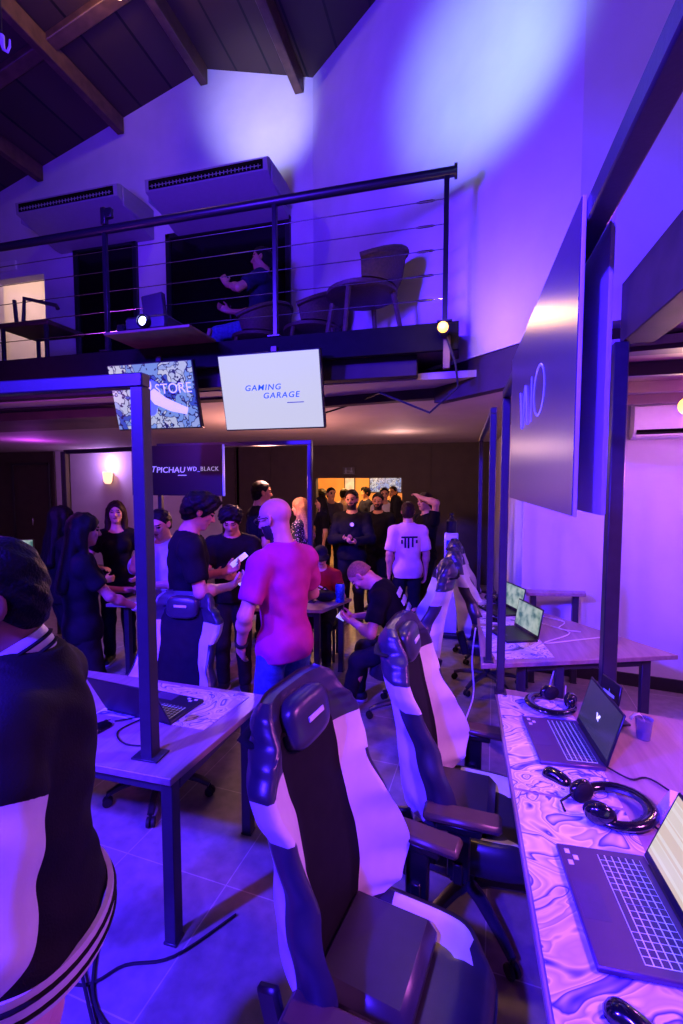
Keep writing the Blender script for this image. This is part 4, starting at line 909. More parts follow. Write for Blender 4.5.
def surfnet(D, lo, h):
    ins = D < 0; nx, ny, nz = D.shape; acc = np.zeros((nx - 1, ny - 1, nz - 1, 3), np.float32); cnt = np.zeros((nx - 1, ny - 1, nz - 1), np.float32)
    corners = [(i, j, k) for i in (0, 1) for j in (0, 1) for k in (0, 1)]
    sub = lambda A, c: A[c[0]:nx - 1 + c[0], c[1]:ny - 1 + c[1], c[2]:nz - 1 + c[2]]
    for c in corners:
        for a in range(3):
            if c[a]: continue
            e = list(c); e[a] = 1; d0, d1 = sub(D, c), sub(D, e); x = (d0 < 0) != (d1 < 0)
            if not x.any(): continue
            t = np.where(x, d0 / np.where(x, d0 - d1, 1), 0)
            for b in range(3): acc[..., b] += np.where(x, (t if b == a else c[b]), 0)
            cnt += x
    act = cnt > 0; idx = -np.ones(act.shape, np.int64); w = np.argwhere(act); idx[act] = np.arange(len(w))
    V = lo + h * (w + acc[act] / cnt[act][:, None]); F = []
    for a in range(3):
        s0 = [slice(None)] * 3; s1 = [slice(None)] * 3; s0[a] = slice(0, -1); s1[a] = slice(1, None)
        A, B = ins[tuple(s0)], ins[tuple(s1)]; x = np.argwhere(A != B)
        b, c = [(1, 2), (2, 0), (0, 1)][a]
        ok = (x[:, b] > 0) & (x[:, c] > 0) & (x[:, b] < D.shape[b] - 1) & (x[:, c] < D.shape[c] - 1); x = x[ok]
        if not len(x): continue
        fl = A[tuple(x.T)]
        def g(db, dc): y = x.copy(); y[:, b] += db; y[:, c] += dc; return idx[tuple(y.T)]
        q = np.stack([g(-1, -1), g(0, -1), g(0, 0), g(-1, 0)], 1); q[~fl] = q[~fl][:, ::-1]; F.append(q)
    return V, np.concatenate(F)
def np_mesh(name, V, F, mats, parent, mi=None):
    if len(F) == 0: return None
    me = bpy.data.meshes.new(name); me.vertices.add(len(V)); me.vertices.foreach_set('co', V.astype(np.float32).ravel())
    me.loops.add(len(F) * 4); me.loops.foreach_set('vertex_index', F.astype(np.int32).ravel()); me.polygons.add(len(F))
    me.polygons.foreach_set('loop_start', np.arange(0, len(F) * 4, 4, dtype=np.int32))
    for x in (mats if isinstance(mats, (list, tuple)) else [mats]): me.materials.append(MATS[x])
    if mi is not None: me.polygons.foreach_set('material_index', mi.astype(np.int32))
    me.update(calc_edges=True); return finish(me, name, parent, 180, fix=False)
def smooth_mesh(V, F, it=2, lam=.5):
    e = np.concatenate([F[:, [0, 1]], F[:, [1, 2]], F[:, [2, 3]], F[:, [3, 0]]])
    for _ in range(it):
        A = np.zeros_like(V); c = np.zeros(len(V)); np.add.at(A, e[:, 0], V[e[:, 1]]); np.add.at(A, e[:, 1], V[e[:, 0]]); np.add.at(c, e[:, 0], 1); np.add.at(c, e[:, 1], 1)
        V = V + lam * (A / c[:, None] - V)
    return V
def RX(d): c, s = math.cos(math.radians(d)), math.sin(math.radians(d)); return np.array([[1, 0, 0], [0, c, -s], [0, s, c]])
def RYm(d): c, s = math.cos(math.radians(d)), math.sin(math.radians(d)); return np.array([[c, 0, s], [0, 1, 0], [-s, 0, c]])
def RZm(d): c, s = math.cos(math.radians(d)), math.sin(math.radians(d)); return np.array([[c, -s, 0], [s, c, 0], [0, 0, 1]])
def ik(a, t, l1, l2, hint):
    d = t - a; L = np.linalg.norm(d); Lm = min(L, (l1 + l2) * .995); u = d / L; x = (l1 * l1 - l2 * l2 + Lm * Lm) / (2 * Lm); y = math.sqrt(max(l1 * l1 - x * x, 0))
    hn = np.array(hint, float); hn = hn - u * (hn @ u); hn /= np.linalg.norm(hn) + 1e-9
    return a + u * x + hn * y, a + u * Lm

SK = {}
def skin(tone):
    n = 'skin_' + tone.lstrip('#'); mat(n, tone, .5, noise=.06, scale=30); return n
mat('hair_black', '#0f0c10', .55, noise=.3, scale=80, bump=.5, bscale=150); mat('beard_dark', '#1f1514', .6, noise=.4, scale=120); mat('hair_brown', '#2a1a14', .5, noise=.4, scale=60, bump=.5, bscale=120); mat('hair_light', '#8a6248', .5, noise=.3, scale=60, bump=.4)
mat('eye_dark', '#140e10', .2); mat('lip', '#8a4a44', .5); mat('eye_white', '#cfc8c8', .3)

def person(name_label, px, depth, face, h=1.75, build=1.0, group=None, res=.010, loc=None, tone='#b98468', lean=0, twist=0, side=0, head=(0, 0, 0), lh=None, rh=None, curl=.6,
           legs='stand', pz=None, shirt=None, sleeve=.55, shirt_len=.0, shirt_off=.016, neck_open=.0, pants='denim', shoes='shoe_dark', hair=('short', 'hair_black'), beard=None, wrinkle=.004, lf=None, rf=None, sleeve_mat=None, glasses=False, fem=0.0, legs_hint=(0, 1, 0), elb=None):
    s = h / 1.75; g = ground(px, depth) if loc is None else Vector(loc)
    t = thing('person', name_label, 'person', (g.x, g.y, 0), math.radians(face), group)
    pz0 = .93 * s if pz is None else pz
    pel = V3(0, 0, pz0); Ru = RZm(twist) @ RX(-lean) @ RYm(side)
    up = lambda x, y, z: pel + Ru @ (V3(x, y, z) * s)
    shw = .168 * build ** .7 * (1 - .1 * fem); nb = up(0, -.012, .56)
    # spine and trunk
    B = Field(); T = Field()
    Rm = Ru
    for F_, o in ((B, 0), (T, 0)):
        F_.ell(up(0, 0, .0), V3(.165 * (build * .5 + .5) * (1 + .06 * fem), .115 * build, .125) * s, Rm, .05)
        F_.ell(up(0, .0, .17), V3(.14 * build * (1 - .1 * fem), .10 * build, .16) * s, Rm, .06)
        F_.ell(up(0, -.005, .36), V3(.165 * build * (1 - .07 * fem), .115 * build, .19) * s, Rm, .06)
        if fem:
            for sx in (-1, 1): F_.ell(up(sx * .07, .085, .36), V3(.065, .06, .065) * s * fem, Rm, .03)
        F_.cone(up(-shw * .62, -.01, .478), up(shw * .62, -.01, .478), .058 * s, .058 * s, .06)
        F_.cone(up(0, -.02, .46), up(0, -.012, .555), .085 * s * build ** .5, .062 * s, .04)
    Rh = Ru @ RZm(head[0]) @ RX(-head[1]) @ RYm(head[2]); hb = nb + Ru @ (V3(0, .012, .04) * s); hc = hb + Rh @ (V3(0, .02, .115) * s)
    hd = lambda x, y, z: hc + Rh @ (V3(x, y, z) * s)
    B.cone(up(0, -.015, .5), hd(0, -.025, -.06), .060 * s * build ** .5, .056 * s * build ** .5, .03)
    # head
    B.ell(hd(0, -.010, .032), V3(.076, .098, .086) * s, Rh, .03); B.ell(hd(0, .022, -.045), V3(.058, .068, .066) * s, Rh, .03); B.ell(hd(0, .064, -.092), V3(.026, .022, .02) * s, Rh, .025)
    for sx in (-1, 1):
        B.ell(hd(sx * .036, .062, -.018), V3(.024, .022, .022) * s, Rh, .02)
        ear = Rh @ RZm(sx * 22) @ RX(12)
        B.ell(hd(sx * .079, -.008, -.004), V3(.010, .021, .033) * s, ear, .008); B.ell(hd(sx * .087, -.002, .0), V3(.006, .011, .018) * s, ear, .0, sub=True)
        B.ell(hd(sx * .032, .092, .008), V3(.017, .012, .010) * s, Rh, .0, sub=True); B.ell(hd(sx * .031, .078, .006), V3(.0135, .0135, .012) * s, Rh, .004)
    B.ell(hd(0, .081, .026), V3(.052, .014, .010) * s, Rh, .014)
    B.cone(hd(0, .086, .012), hd(0, .107, -.024), .008 * s, .012 * s, .012); B.ell(hd(0, .098, -.030), V3(.018, .012, .009) * s, Rh, .008)
    B.ell(hd(0, .086, -.053), V3(.023, .010, .006) * s, Rh, .006); B.ell(hd(0, .084, -.063), V3(.02, .010, .006) * s, Rh, .006)
    # arms and hands
    SL = Field(); arms = {}
    for sx, hand in ((-1, lh), (1, rh)):
        sh = up(sx * shw, -.012, .462)
        if hand is None: tg = sh + V3(sx * .06, .03, -.53) * s; fdir = V3(0, .15, -1); pal = V3(-sx, 0, 0)
        else:
            tg = pel + RZm(twist) @ (V3(*hand[0]) * s); fdir = V3(*hand[1]); pal = V3(*hand[2])
        el, wr = ik(sh, tg, .285 * s, .255 * s, (sx * .8, -.6, -.5) if elb is None else elb[0 if sx < 0 else 1]); arms[sx] = (sh, el, wr)
        fat = build ** .7 * (1 - .18 * fem)
        B.cone(sh, el, .052 * s * fat, .041 * s * fat, .03); B.ell(sh, V3(.062, .058, .062) * s * fat, Rm, .04)
        B.cone(el, wr, .042 * s * fat, .027 * s * fat, .02); B.ell(el + (wr - el) * .28, V3(.043, .043, .043) * s * fat, None, .03)
        if sleeve > .0:
            if sleeve <= 1: SL.cone(sh, sh + (el - sh) * sleeve, .058 * s * fat, .058 * s * fat, .02, False, True)
            else: SL.cone(sh + (el - sh) * (.21 if sleeve_mat else 0), el, .058 * s * fat, .048 * s * fat, .03, bool(sleeve_mat)); SL.cone(el, wr, .049 * s * fat, .036 * s, .03, False, True)
            if not sleeve_mat: SL.ell(sh, V3(.064, .06, .064) * s * fat, Rm, .03)
        f = fdir / np.linalg.norm(fdir); n = pal - f * (pal @ f); n /= np.linalg.norm(n); w = np.cross(f, n) * sx     # w points to the thumb side
        hs = s * (1 - .08 * fem)
        B.cone(wr, wr + f * .03 * hs, .026 * hs, .026 * hs, .012)
        for q in (-.026, -.009, .009, .026): B.cone(wr + f * .03 * hs + w * q * .7 * hs, wr + f * .088 * hs + w * q * hs, .0155 * hs, .0125 * hs, .012)
        for q, Lf in ((.029, .068), (.0098, .078), (-.0098, .072), (-.028, .056)):
            p = wr + f * .09 * hs + w * q * hs; a = 0.
            for seg, rr in ((.45, .0092), (.32, .0085), (.27, .0076)):
                a += curl * (.55 if seg > .4 else .75); d = f * math.cos(a) + n * math.sin(a); p2 = p + d * Lf * seg * hs; B.cone(p, p2, rr * hs, rr * .93 * hs, .003); p = p2
        p = wr + f * .03 * hs + w * .026 * hs; d = f * .72 + w * .62 + n * .35; d /= np.linalg.norm(d)
        p2 = p + d * .045 * hs; B.cone(p, p2, .013 * hs, .0105 * hs, .006); d2 = f * .86 + w * .18 + n * .5 * (.4 + curl); d2 /= np.linalg.norm(d2); B.cone(p2, p2 + d2 * .036 * hs, .0100 * hs, .0085 * hs, .004)
    if sleeve_mat:
        for sx in (-1, 1): T.cone(arms[sx][0], arms[sx][0] + (arms[sx][1] - arms[sx][0]) * .24, .066 * s * build ** .7, .064 * s * build ** .7, .03, False, True)
    # legs
    PT = Field(); SF = {}
    PT.ell(pel, V3(.17 * (build * .5 + .5) * (1 + .06 * fem), .122 * build, .12) * s, Rm if legs != 'stand' else None, .05)
    for sx, ft in ((-1, lf), (1, rf)):
        hip = pel + RZm(twist * .5) @ (V3(sx * .088, 0, -.02) * s)
        if ft is None: ft = (sx * .105, (.03 if sx < 0 else -.03), .085)
        an = V3(*ft) * V3(s, s, 1); kn, an = ik(hip, an, .425 * s, .415 * s, legs_hint if not isinstance(legs_hint, dict) else legs_hint[sx]); fb = build ** .6
        B.cone(hip, kn, .083 * s * fb, .054 * s * fb, .03); B.cone(kn, an, .052 * s * fb, .036 * s, .02); B.ell(kn + (an - kn) * .3 + V3(0, -.015, 0) * s, V3(.053, .053, .07) * s * fb, None, .03)
        PT.cone(hip, kn, .092 * s * fb, .068 * s * fb, .035); PT.cone(kn, kn + (an - kn) * .97, .066 * s * fb, .056 * s, .03, False, True)
        fd = V3(sx * .22, 1, 0); fd /= np.linalg.norm(fd); hl = an * V3(1, 1, 0)
        B.cone(hl + V3(0, 0, .045) * s - fd * .03 * s, hl + V3(0, 0, .03) * s + fd * .14 * s, .036 * s, .028 * s, .02); SF[sx] = (hl, fd, an)
    # body mesh with eyes, brows, lips and beard as faces of the same surface
    Vb, Fb = B.mesh(res); Vb = smooth_mesh(Vb, Fb, 1, .35)
    ctr = (Vb[Fb].mean(1) - hc) @ Rh / s; ax_, ay, az = np.abs(ctr[:, 0]), ctr[:, 1], ctr[:, 2]; mi = np.zeros(len(Fb), int)
    near = (np.abs(ctr[:, 0]) < .1) & (np.abs(az) < .14) & (ay > .02)
    if beard: mi[(ax_ < .1) & (ay > .0) & (az > -.135) & (((az < -.068) & (ay > .02)) | ((ax_ > .042) & (az < -.03) & (ay < .07)) | ((az < -.036) & (az > -.047) & (ax_ < .032) & (ay > .06)) | ((ax_ > .030) & (az < -.054) & (ay > .02)))] = 3
    mi[near & (((ax_ - .032) / .017) ** 2 + ((az - .006) / .0075) ** 2 < 1) & (ay > .055)] = 1
    mi[near & (((ax_ - .033) / .022) ** 2 + ((az - .028) / .0055) ** 2 < 1) & (ay > .05)] = 1
    mi[near & ((ctr[:, 0] / .024) ** 2 + ((az + .058) / .010) ** 2 < 1) & (ay > .07)] = 2
    np_mesh('body', Vb, Fb, [skin(tone), 'eye_dark', 'lip', beard or 'hair_black'], t, mi)
    wob = lambda a, seed: (lambda P: a * (np.sin(P[..., 0] * 23 + P[..., 2] * 31 + seed) * np.sin(P[..., 1] * 27 - P[..., 2] * 13 + seed * 2) + .6 * np.sin(P[..., 2] * 52 + P[..., 0] * 20 + seed) * np.sin(P[..., 0] * 38 + seed)))
    seed = (px * 7.3 + depth * 3.1) % 6
    cres = max(res, .008)
    if shirt:
        if sleeve and not sleeve_mat:
            for q in SL.p: T.p.append(q)
        hem = pz0 - (.06 + shirt_len) * s; nv = Ru @ V3(0, -.25, 1.); nv /= np.linalg.norm(nv); npn = up(0, .022, .60 - neck_open * .6); nr_ = (.088 + neck_open * .5) * s * build ** .5
        if shirt_len > .3: T.cone(pel + V3(0, 0, .02), pel - V3(0, 0, shirt_len * s + .1), .15 * s, .20 * s, .08)
        elif legs == 'stand': T.cone(pel - V3(.06, 0, .02) * s, pel - V3(.06, 0, .2) * s, .095 * s * build, .1 * s * build, .06); T.cone(pel - V3(-.06, 0, .02) * s, pel - V3(-.06, 0, .2) * s, .095 * s * build, .1 * s * build, .06)
        cutz = (lambda P: np.maximum(hem - P[..., 2], np.maximum(nr_ - np.linalg.norm(P - npn, axis=-1), (P - npn) @ nv))) if legs == 'stand' else (lambda P: np.maximum(-((P - pel) @ Ru[:, 2]) - (.05 + shirt_len) * s, np.maximum(nr_ - np.linalg.norm(P - npn, axis=-1), (P - npn) @ nv)))
        Vs, Fs = T.mesh(cres, shirt_off * s, cutz, wob(wrinkle, seed)); np_mesh('shirt' if shirt_len < .3 else 'dress', smooth_mesh(Vs, Fs, 1, .3), Fs, shirt, t)
        if sleeve and sleeve_mat:
            Vs, Fs = SL.mesh(cres, (shirt_off + .004) * s, None, wob(wrinkle, seed)); np_mesh('sleeves', smooth_mesh(Vs, Fs, 1, .3), Fs, sleeve_mat, t)
    if pants:
        Vp, Fp = PT.mesh(.011, .004, (lambda P: P[..., 2] - (pz0 + .06 * s)) if legs == 'stand' else None, wob(.003, seed + 1)); np_mesh('trousers', smooth_mesh(Vp, Fp, 1, .3), Fp, pants, t)
    for sx in (-1, 1):
        hl, fd, an = SF[sx]; f_ = Field(); f_.cone(hl + V3(0, 0, .05) - fd * .035 * s, hl + V3(0, 0, .038) + fd * .155 * s, .046, .036, .02); f_.cone(hl + V3(0, 0, .045), hl + V3(0, 0, .10), .045, .042, .02, False, True)
        Vf, Ff = f_.mesh(.009, .004, lambda P: .004 - P[..., 2]); sh_ = np_mesh('shoe', Vf, Ff, shoes, t)
        f2 = Field(); f2.cone(hl + V3(0, 0, .02) - fd * .037 * s, hl + V3(0, 0, .02) + fd * .158 * s, .048, .039, .01); Vf, Ff = f2.mesh(.008, .004, lambda P: np.maximum(P[..., 2] - .026, .002 - P[..., 2])); np_mesh('sole', Vf, Ff, 'shoe_sole', sh_)
    # hair
    kind, hm = hair
    if kind != 'bald':
        H = Field(); cut = None; hres = min(res, .008)
        H.ell(hd(0, -.014, .036), V3(.080, .100, .086) * s, Rh, .03); H.ell(hd(0, -.055, -.02), V3(.068, .055, .07) * s, Rh, .03)
        hl0 = hd(0, .066, .068); hn = Rh @ V3(0, .80, -.60)
        c0 = lambda P: (P - hl0) @ hn
        ws = lambda P: wob(.0035, seed)(P * 3.0)
        if kind == 'short': cut = lambda P: np.maximum(c0(P), -((P - hd(0, 0, -.065)) @ (Rh @ V3(0, -.3, 1)))); o = .008
        elif kind == 'curly':
            H.ell(hd(0, .03, .095), V3(.072, .066, .036) * s, Rh, .03); H.ell(hd(0, -.07, .03), V3(.075, .05, .07) * s, Rh, .03)
            for sx in (-1, 1): H.ell(hd(sx * .06, .0, .05), V3(.032, .07, .05) * s, Rh, .03)
            hl1 = hd(0, .088, .05); cut = lambda P: np.maximum((P - hl1) @ hn, -((P - hd(0, 0, -.075)) @ (Rh @ V3(0, -.3, 1)))); o = .012; ws = lambda P: wob(.007, seed)(P * 2.6)
        elif kind == 'long':
            for q, z_, w_ in ((-.045, -.30, .036), (.0, -.33, .04), (.045, -.30, .036)): H.cone(hd(q * 1.2, -.055, -.02), nb + Ru @ (V3(q * 1.7, -.105, z_ + .06) * s), .045 * s, w_ * s, .03)
            for sx in (-1, 1): H.cone(hd(sx * .074, -.005, .03), hd(sx * .075, -.015, -.1), .022 * s, .028 * s, .02); H.cone(hd(sx * .075, -.015, -.1), nb + Ru @ (V3(sx * .10, .055, -.17) * s), .028 * s, .02 * s, .02)
            face = lambda P: .062 - np.linalg.norm(((P - hd(0, .075, -.03)) @ Rh) / np.array([1.0, 1.4, 1.45]), axis=-1)
            cut = lambda P: face(P); o = .008; ws = lambda P: wob(.004, seed)(P * np.array([3.2, 3.2, .5]))
        elif kind == 'cap':
            cut = lambda P: -((P - hd(0, 0, .035)) @ (Rh @ V3(0, -.12, 1))); o = .010; ws = None
            H.ell(hd(0, .11, .048), V3(.07, .07, .010) * s, Rh @ RX(-8), .01)
            cut = lambda P: np.maximum(-((P - hd(0, 0, .032)) @ (Rh @ V3(0, -.05, 1))), -1)
        elif kind == 'buzz': cut = lambda P: np.maximum(c0(P) + .015, -((P - hd(0, 0, -.03)) @ (Rh @ V3(0, -.2, 1)))); o = -.001; ws = None
        if kind in ('short', 'buzz', 'curly'):
            c1 = cut; er = .033 * s if kind != 'curly' else .026 * s
            cut = lambda P: np.maximum(c1(P), np.maximum(er - np.linalg.norm(P - hd(.092, .0, -.010), axis=-1), er - np.linalg.norm(P - hd(-.092, .0, -.010), axis=-1)))
        Vh, Fh = H.mesh(hres, o * s, cut, ws); np_mesh('cap' if kind == 'cap' else 'hair', smooth_mesh(Vh, Fh, 1, .3), Fh, hm, t)
    if glasses:
        m = M(); e = .0055 * s
        for sx in (-1, 1):
            m.tube([hd(sx * .034 + .024 * math.cos(a), .104, .006 + .018 * math.sin(a)) for a in [k * math.pi / 8 for k in range(16)]], .002, 6, True)
            m.tube([hd(sx * .058, .104, .012), hd(sx * .082, .07, .014), hd(sx * .086, .0, .012), hd(sx * .083, -.02, -.004)], e * .6, 6)
        m.tube([hd(-.010, .106, .01), hd(.010, .106, .01)], .002, 6); m.build('glasses', glasses, t)
    return dict(t=t, hd=hd, Rh=Rh, s=s, arms=arms, up=up, pel=pel, Ru=Ru, g=g, face=face)
mat('denim', '#3a4a86', .8, noise=.25, scale=40, bump=.2); mat('shoe_dark', '#131216', .6); mat('shoe_sole', '#a9a4ac', .6); mat('cloth_black', '#0f0e14', .85, noise=.25, scale=20, bump=.15, bscale=200)
mat('cloth_red', '#a02a70', .8, noise=.08, bump=.15, bscale=200); mat('cloth_white', '#c4bfc8', .8, noise=.06, bump=.15); mat('cloth_pink', '#cf9fae', .8, noise=.06, bump=.15); mat('cloth_navy', '#1a1a34', .85, noise=.2, bump=.15); mat('cloth_grey', '#4a4650', .85, noise=.15); mat('trouser_dark', '#17161c', .85, noise=.2); mat('cloth_beige', '#b99a88', .8, noise=.08); mat('cloth_dark_red', '#8f1c24', .8, noise=.1); mat('jacket_black', '#15121a', .75, noise=.2, bump=.2, bscale=220); mat('sleeve_white', '#bdb9cc', .45, noise=.04, bump=.06)
def f_dots(nt, tc):
    vo = nt.nodes.new('ShaderNodeTexVoronoi'); vo.inputs['Scale'].default_value = 42; nt.links.new(tc.outputs['Object'], vo.inputs['Vector'])
    return ramp(nt, vo.outputs['Distance'], [(0, '#d8b8a8'), (.30, '#14101a')], True)
ramp_mat('cloth_dots', f_dots, .8)

# the person in the varsity jacket, nearest the camera on the left
mat('glow_frame', '#a8d8c0', .3, emit=.12)
def view(px): return 14.66 - math.degrees(math.atan((px - 341.5) / 455.0))
J = person('person in a black varsity jacket with white sleeves seen from behind, at the left edge', 11, 1.0, view(11) + 74, 1.815, .99, res=.006, tone='#8a5a48', lean=1, head=(26, 12, 0), neck_open=-.03, shirt='jacket_black', sleeve=1.9, sleeve_mat='sleeve_white', shirt_len=-.02, shirt_off=.03, pants='cloth_pink', shoes='shoe_sole', hair=('short', 'hair_black'), wrinkle=.005, glasses='glow_frame',
           lh=((-.33, .22, .10), (0, 1, .1), (1, 0, 0)), rh=((.17, .34, .06), (0, 1, .1), (-1, 0, 0)), elb=((-.5, -.5, -.8), (.1, -.3, -1)))
def band(name, P, c, rx, ry, z0, z1, material, Rm, parent=None, n=48, th=.008):
    m = M(); rows = []
    for z_, e in ((z0, 0), ((z0 + z1) / 2, .004), (z1, 0)): rows.append([Vector(c + Rm @ V3((rx + th + e) * math.cos(a), (ry + th + e) * math.sin(a), z_)) for a in [2 * math.pi * k / n for k in range(n)]])
    for z_ in (z1, z0): rows.append([Vector(c + Rm @ V3((rx - .004) * math.cos(a), (ry - .004) * math.sin(a), z_)) for a in [2 * math.pi * k / n for k in range(n)]])
    rows.append(rows[0]); m.grid(rows, closed=True); return m.build(name, material, parent or P['t'], 60)
s = J['s']; cc = J['up'](0, -.002, .55); Rc = J['Ru'] @ RX(-26)
cs = band('collar', J, cc, .074 * s, .082 * s, -.012, .056, 'sleeve_white', Rc)
for z_ in (.012, .034): band('collar_stripe', J, cc, .078 * s, .086 * s, z_ - .004, z_ + .004, 'jacket_black', Rc, cs, th=.0095)
hc_ = J['pel'] + V3(0, 0, -.035)
hb_ = band('hem_band', J, hc_, .208, .166, -.035, .035, 'sleeve_white', np.eye(3))
for z_ in (-.016, .014): band('hem_stripe', J, hc_, .208, .166, z_ - .006, z_ + .006, 'jacket_black', np.eye(3), hb_, th=.0115)
sh, el, wr = J['arms'][-1]
# the bald man in the red shirt
BM = person('bald bearded person in a red t-shirt and jeans, standing with the back to the camera', 284, 2.75, view(284) + 38, 1.85, .93, res=.0055, tone='#b88470', head=(22, 12, 0), lean=2, shirt='cloth_red', sleeve=.62, shirt_len=.03, shirt_off=.017, pants='denim', hair=('bald', 'hair_black'), beard='beard_dark', glasses='plastic_black',
            lh=((-.22, .12, .0), (.25, .45, -.8), (1, .1, 0)), rh=((.20, .30, .12), (-.4, .9, .2), (-1, 0, 0)), curl=.5, wrinkle=.004)
def wrist(P, sx, name, material, f=.0, r=.034, w=.012):
    sh, el, wr = P['arms'][sx]; d = Vector(wr - el).normalized(); c = Vector(wr) - d * (.02 + f); m = M(); q = d.to_track_quat('Z', 'X').to_matrix()
    m.lathe([(r - .002, -w), (r + .003, -w), (r + .004, 0), (r + .003, w), (r - .002, w)], 18, c, q); return m.build(name, material, P['t'])
wrist(BM, -1, 'watch', 'plastic_black', .0, .036)
m = M(); mat('tattoo', '#3a2a34', .6)
# young man with the phone
YM = person('young person with dark curly hair in a black t-shirt holding white cards', 185, 3.29, view(185) - 84, 1.875, 1.0, res=.006, tone='#bd8676', head=(-4, 22, 0), lean=3, shirt='cloth_black', sleeve=.62, shirt_len=.04, shirt_off=.02, pants='trouser_dark', hair=('curly', 'hair_black'), neck_open=.01,
            rh=((.10, .27, .18), (-.25, .9, .35), (-.6, -.1, .8)), lh=((-.12, .27, .24), (.3, .9, .35), (.6, -.1, .8)), curl=.7, elb=((-.6, -.4, -.8), (.6, -.4, -.8)))
def held(P, sx, name, label, cat, size, material, off, R, extra=None):
    a = math.radians(P['face']); wr = P['arms'][sx][2] + V3(*off); w = RZm(P['face']) @ wr + V3(P['g'].x, P['g'].y, 0)
    m = M(); m.box((0, 0, 0), size, R, min(size) * .3); o = m.build(name, material, loc=tuple(w), rz=a); tag(o, label, cat); return o
mat('card_glow', '#d6e4dc', .4, emit=.35)
held(YM, 1, 'phone', 'pale lit phone held low by the young person in black', 'phone', (.075, .15, .009), 'card_glow', (-.02, .13, -.02), rot('X', -38) @ rot('Y', 25))
held(YM, -1, 'card', 'white card held up by the young person in black', 'card', (.06, .15, .006), 'card_glow', (.01, .12, .09), rot('X', 35) @ rot('Y', 30))
# long haired person in profile
LW = person('person with long dark hair in black, wearing a white wristband, in profile on the left', 78, 3.25, view(78) - 80, 1.72, .95, res=.007, tone='#a87466', head=(-4, 8, 0), fem=.8, shirt='cloth_black', sleeve=.55, shirt_len=.03, pants='trouser_dark', hair=('long', 'hair_black'),
            rh=((.14, .36, .10), (-.1, .9, -.3), (-1, 0, .2)), lh=((-.10, .33, .20), (.3, .9, 0), (.6, 0, -.8)), curl=.8)
wrist(LW, 1, 'wristband', 'plastic_white', .01, .029, .014)
# person facing the camera by the sconce
CW = person('person with long brown hair in a black top facing the camera under the sconce', 116, 4.9, view(116) + 176, 1.74, .95, res=.008, tone='#d09a84', fem=.9, shirt='cloth_black', sleeve=.5, neck_open=.04, pants='trouser_dark', hair=('long', 'hair_brown'),
            rh=((.16, .22, .15), (-.7, .6, .1), (0, .1, -1)), lh=((-.22, .20, .06), (.4, .7, -.4), (.9, .2, 0)))
person('person with long dark hair half hidden behind the post at the left', 60, 4.2, view(60) - 70, 1.72, .95, res=.009, tone='#a87466', fem=.8, shirt='cloth_black', sleeve=.6, pants='trouser_dark', hair=('long', 'hair_black'), rh=((.14, .3, .1), (0, 1, 0), (-1, 0, 0)))
person('person in a white shirt resting the chin on one hand below the banner', 163, 3.9, view(163) + 140, 1.72, 1.0, res=.007, tone='#c08c78', head=(10, 20, 0), shirt='cloth_white', sleeve=.9, pants='trouser_dark', hair=('short', 'hair_black'),
       elb=((-.6, -.5, -.6), (.25, .25, -1)), rh=((.03, .20, .58), (-.2, .1, 1), (0, -1, .3)), lh=((-.08, .28, .22), (.8, .5, 0), (0, 0, -1)), curl=1.0)
person('person in dark clothes looking down at the hands, left of the bald person in red', 232, 4.17, view(231) + 172, 1.74, 1.05, res=.008, tone='#b98468', head=(0, 28, 0), shirt='cloth_black', sleeve=.6, pants='trouser_dark', hair=('curly', 'hair_black'),
       rh=((.07, .32, .24), (-.4, .8, .2), (-.7, 0, .6)), lh=((-.07, .32, .22), (.4, .8, .2), (.7, 0, .6)), curl=.9)
person('tall person in black turned to the right, behind the bald man', 260, 5.5, view(260) - 70, 1.95, 1.0, res=.008, tone='#c98a66', head=(-6, 2, 0), shirt='cloth_black', sleeve=.6, pants='trouser_dark', hair=('short', 'hair_black'), neck_open=.0)
DW = person('person in a dark dress with pale dots behind the frame post', 302, 6.0, view(302) + 60, 1.74, 1.0, res=.008, tone='#c98f72', head=(10, 6, 0), fem=1.0, shirt='cloth_dots', sleeve=.7, shirt_len=.5, pants=None, hair=('long', 'hair_light'), rh=((.2, .25, .12), (-.5, .8, 0), (-1, 0, 0)))
KD = person('child in a black cap and red t-shirt sitting at the middle desk', 322, 5.02, view(322) + 170, 1.60, .95, res=.007, tone='#d09a88', head=(14, 12, 0), shirt='cloth_dark_red', sleeve=.6, legs='sit', pz=.52, lean=8, pants='trouser_dark', hair=('cap', 'cloth_black'), rh=((.10, .36, .30), (-.3, 1, 0), (0, 0, -1)), lh=((-.10, .36, .30), (.3, 1, 0), (0, 0, -1)), lf=(-.12, .42, .085), rf=(.12, .42, .085), legs_hint=(0, .3, 1))
T_ = frame_mat(tuple(KD['up'](0, .145, .30)), (-1, 0, 0), tuple(KD['Ru'] @ V3(0, 0, 1)))
m = M()
for k in range(4): m.tube([T_ @ Vector((-.10 + .016 * i, .045 - .035 * k + .03 * math.sin(i * .35 + k * .3), -.012 * abs(i - 6) / 6)) for i in range(13)], [.003 + .006 * math.sin(math.pi * i / 12) for i in range(13)], 6)
m.build('shirt_print', 'paper_white', KD['t'])
t = thing('stool', 'small dark stool the child in the cap sits on', 'stool', (KD['g'].x, KD['g'].y, 0), math.radians(KD['face']))
m = M(); m.box((0, -.0, .385), (.36, .34, .04), None, .012); m.build('seat', 'fabric_black', t)
for sx in (-.15, .15):
    for sy in (-.14, .14): m = M(); m.bar((sx, sy, 0), (sx, sy, .364), .03); m.build('leg', 'steel_black', t)
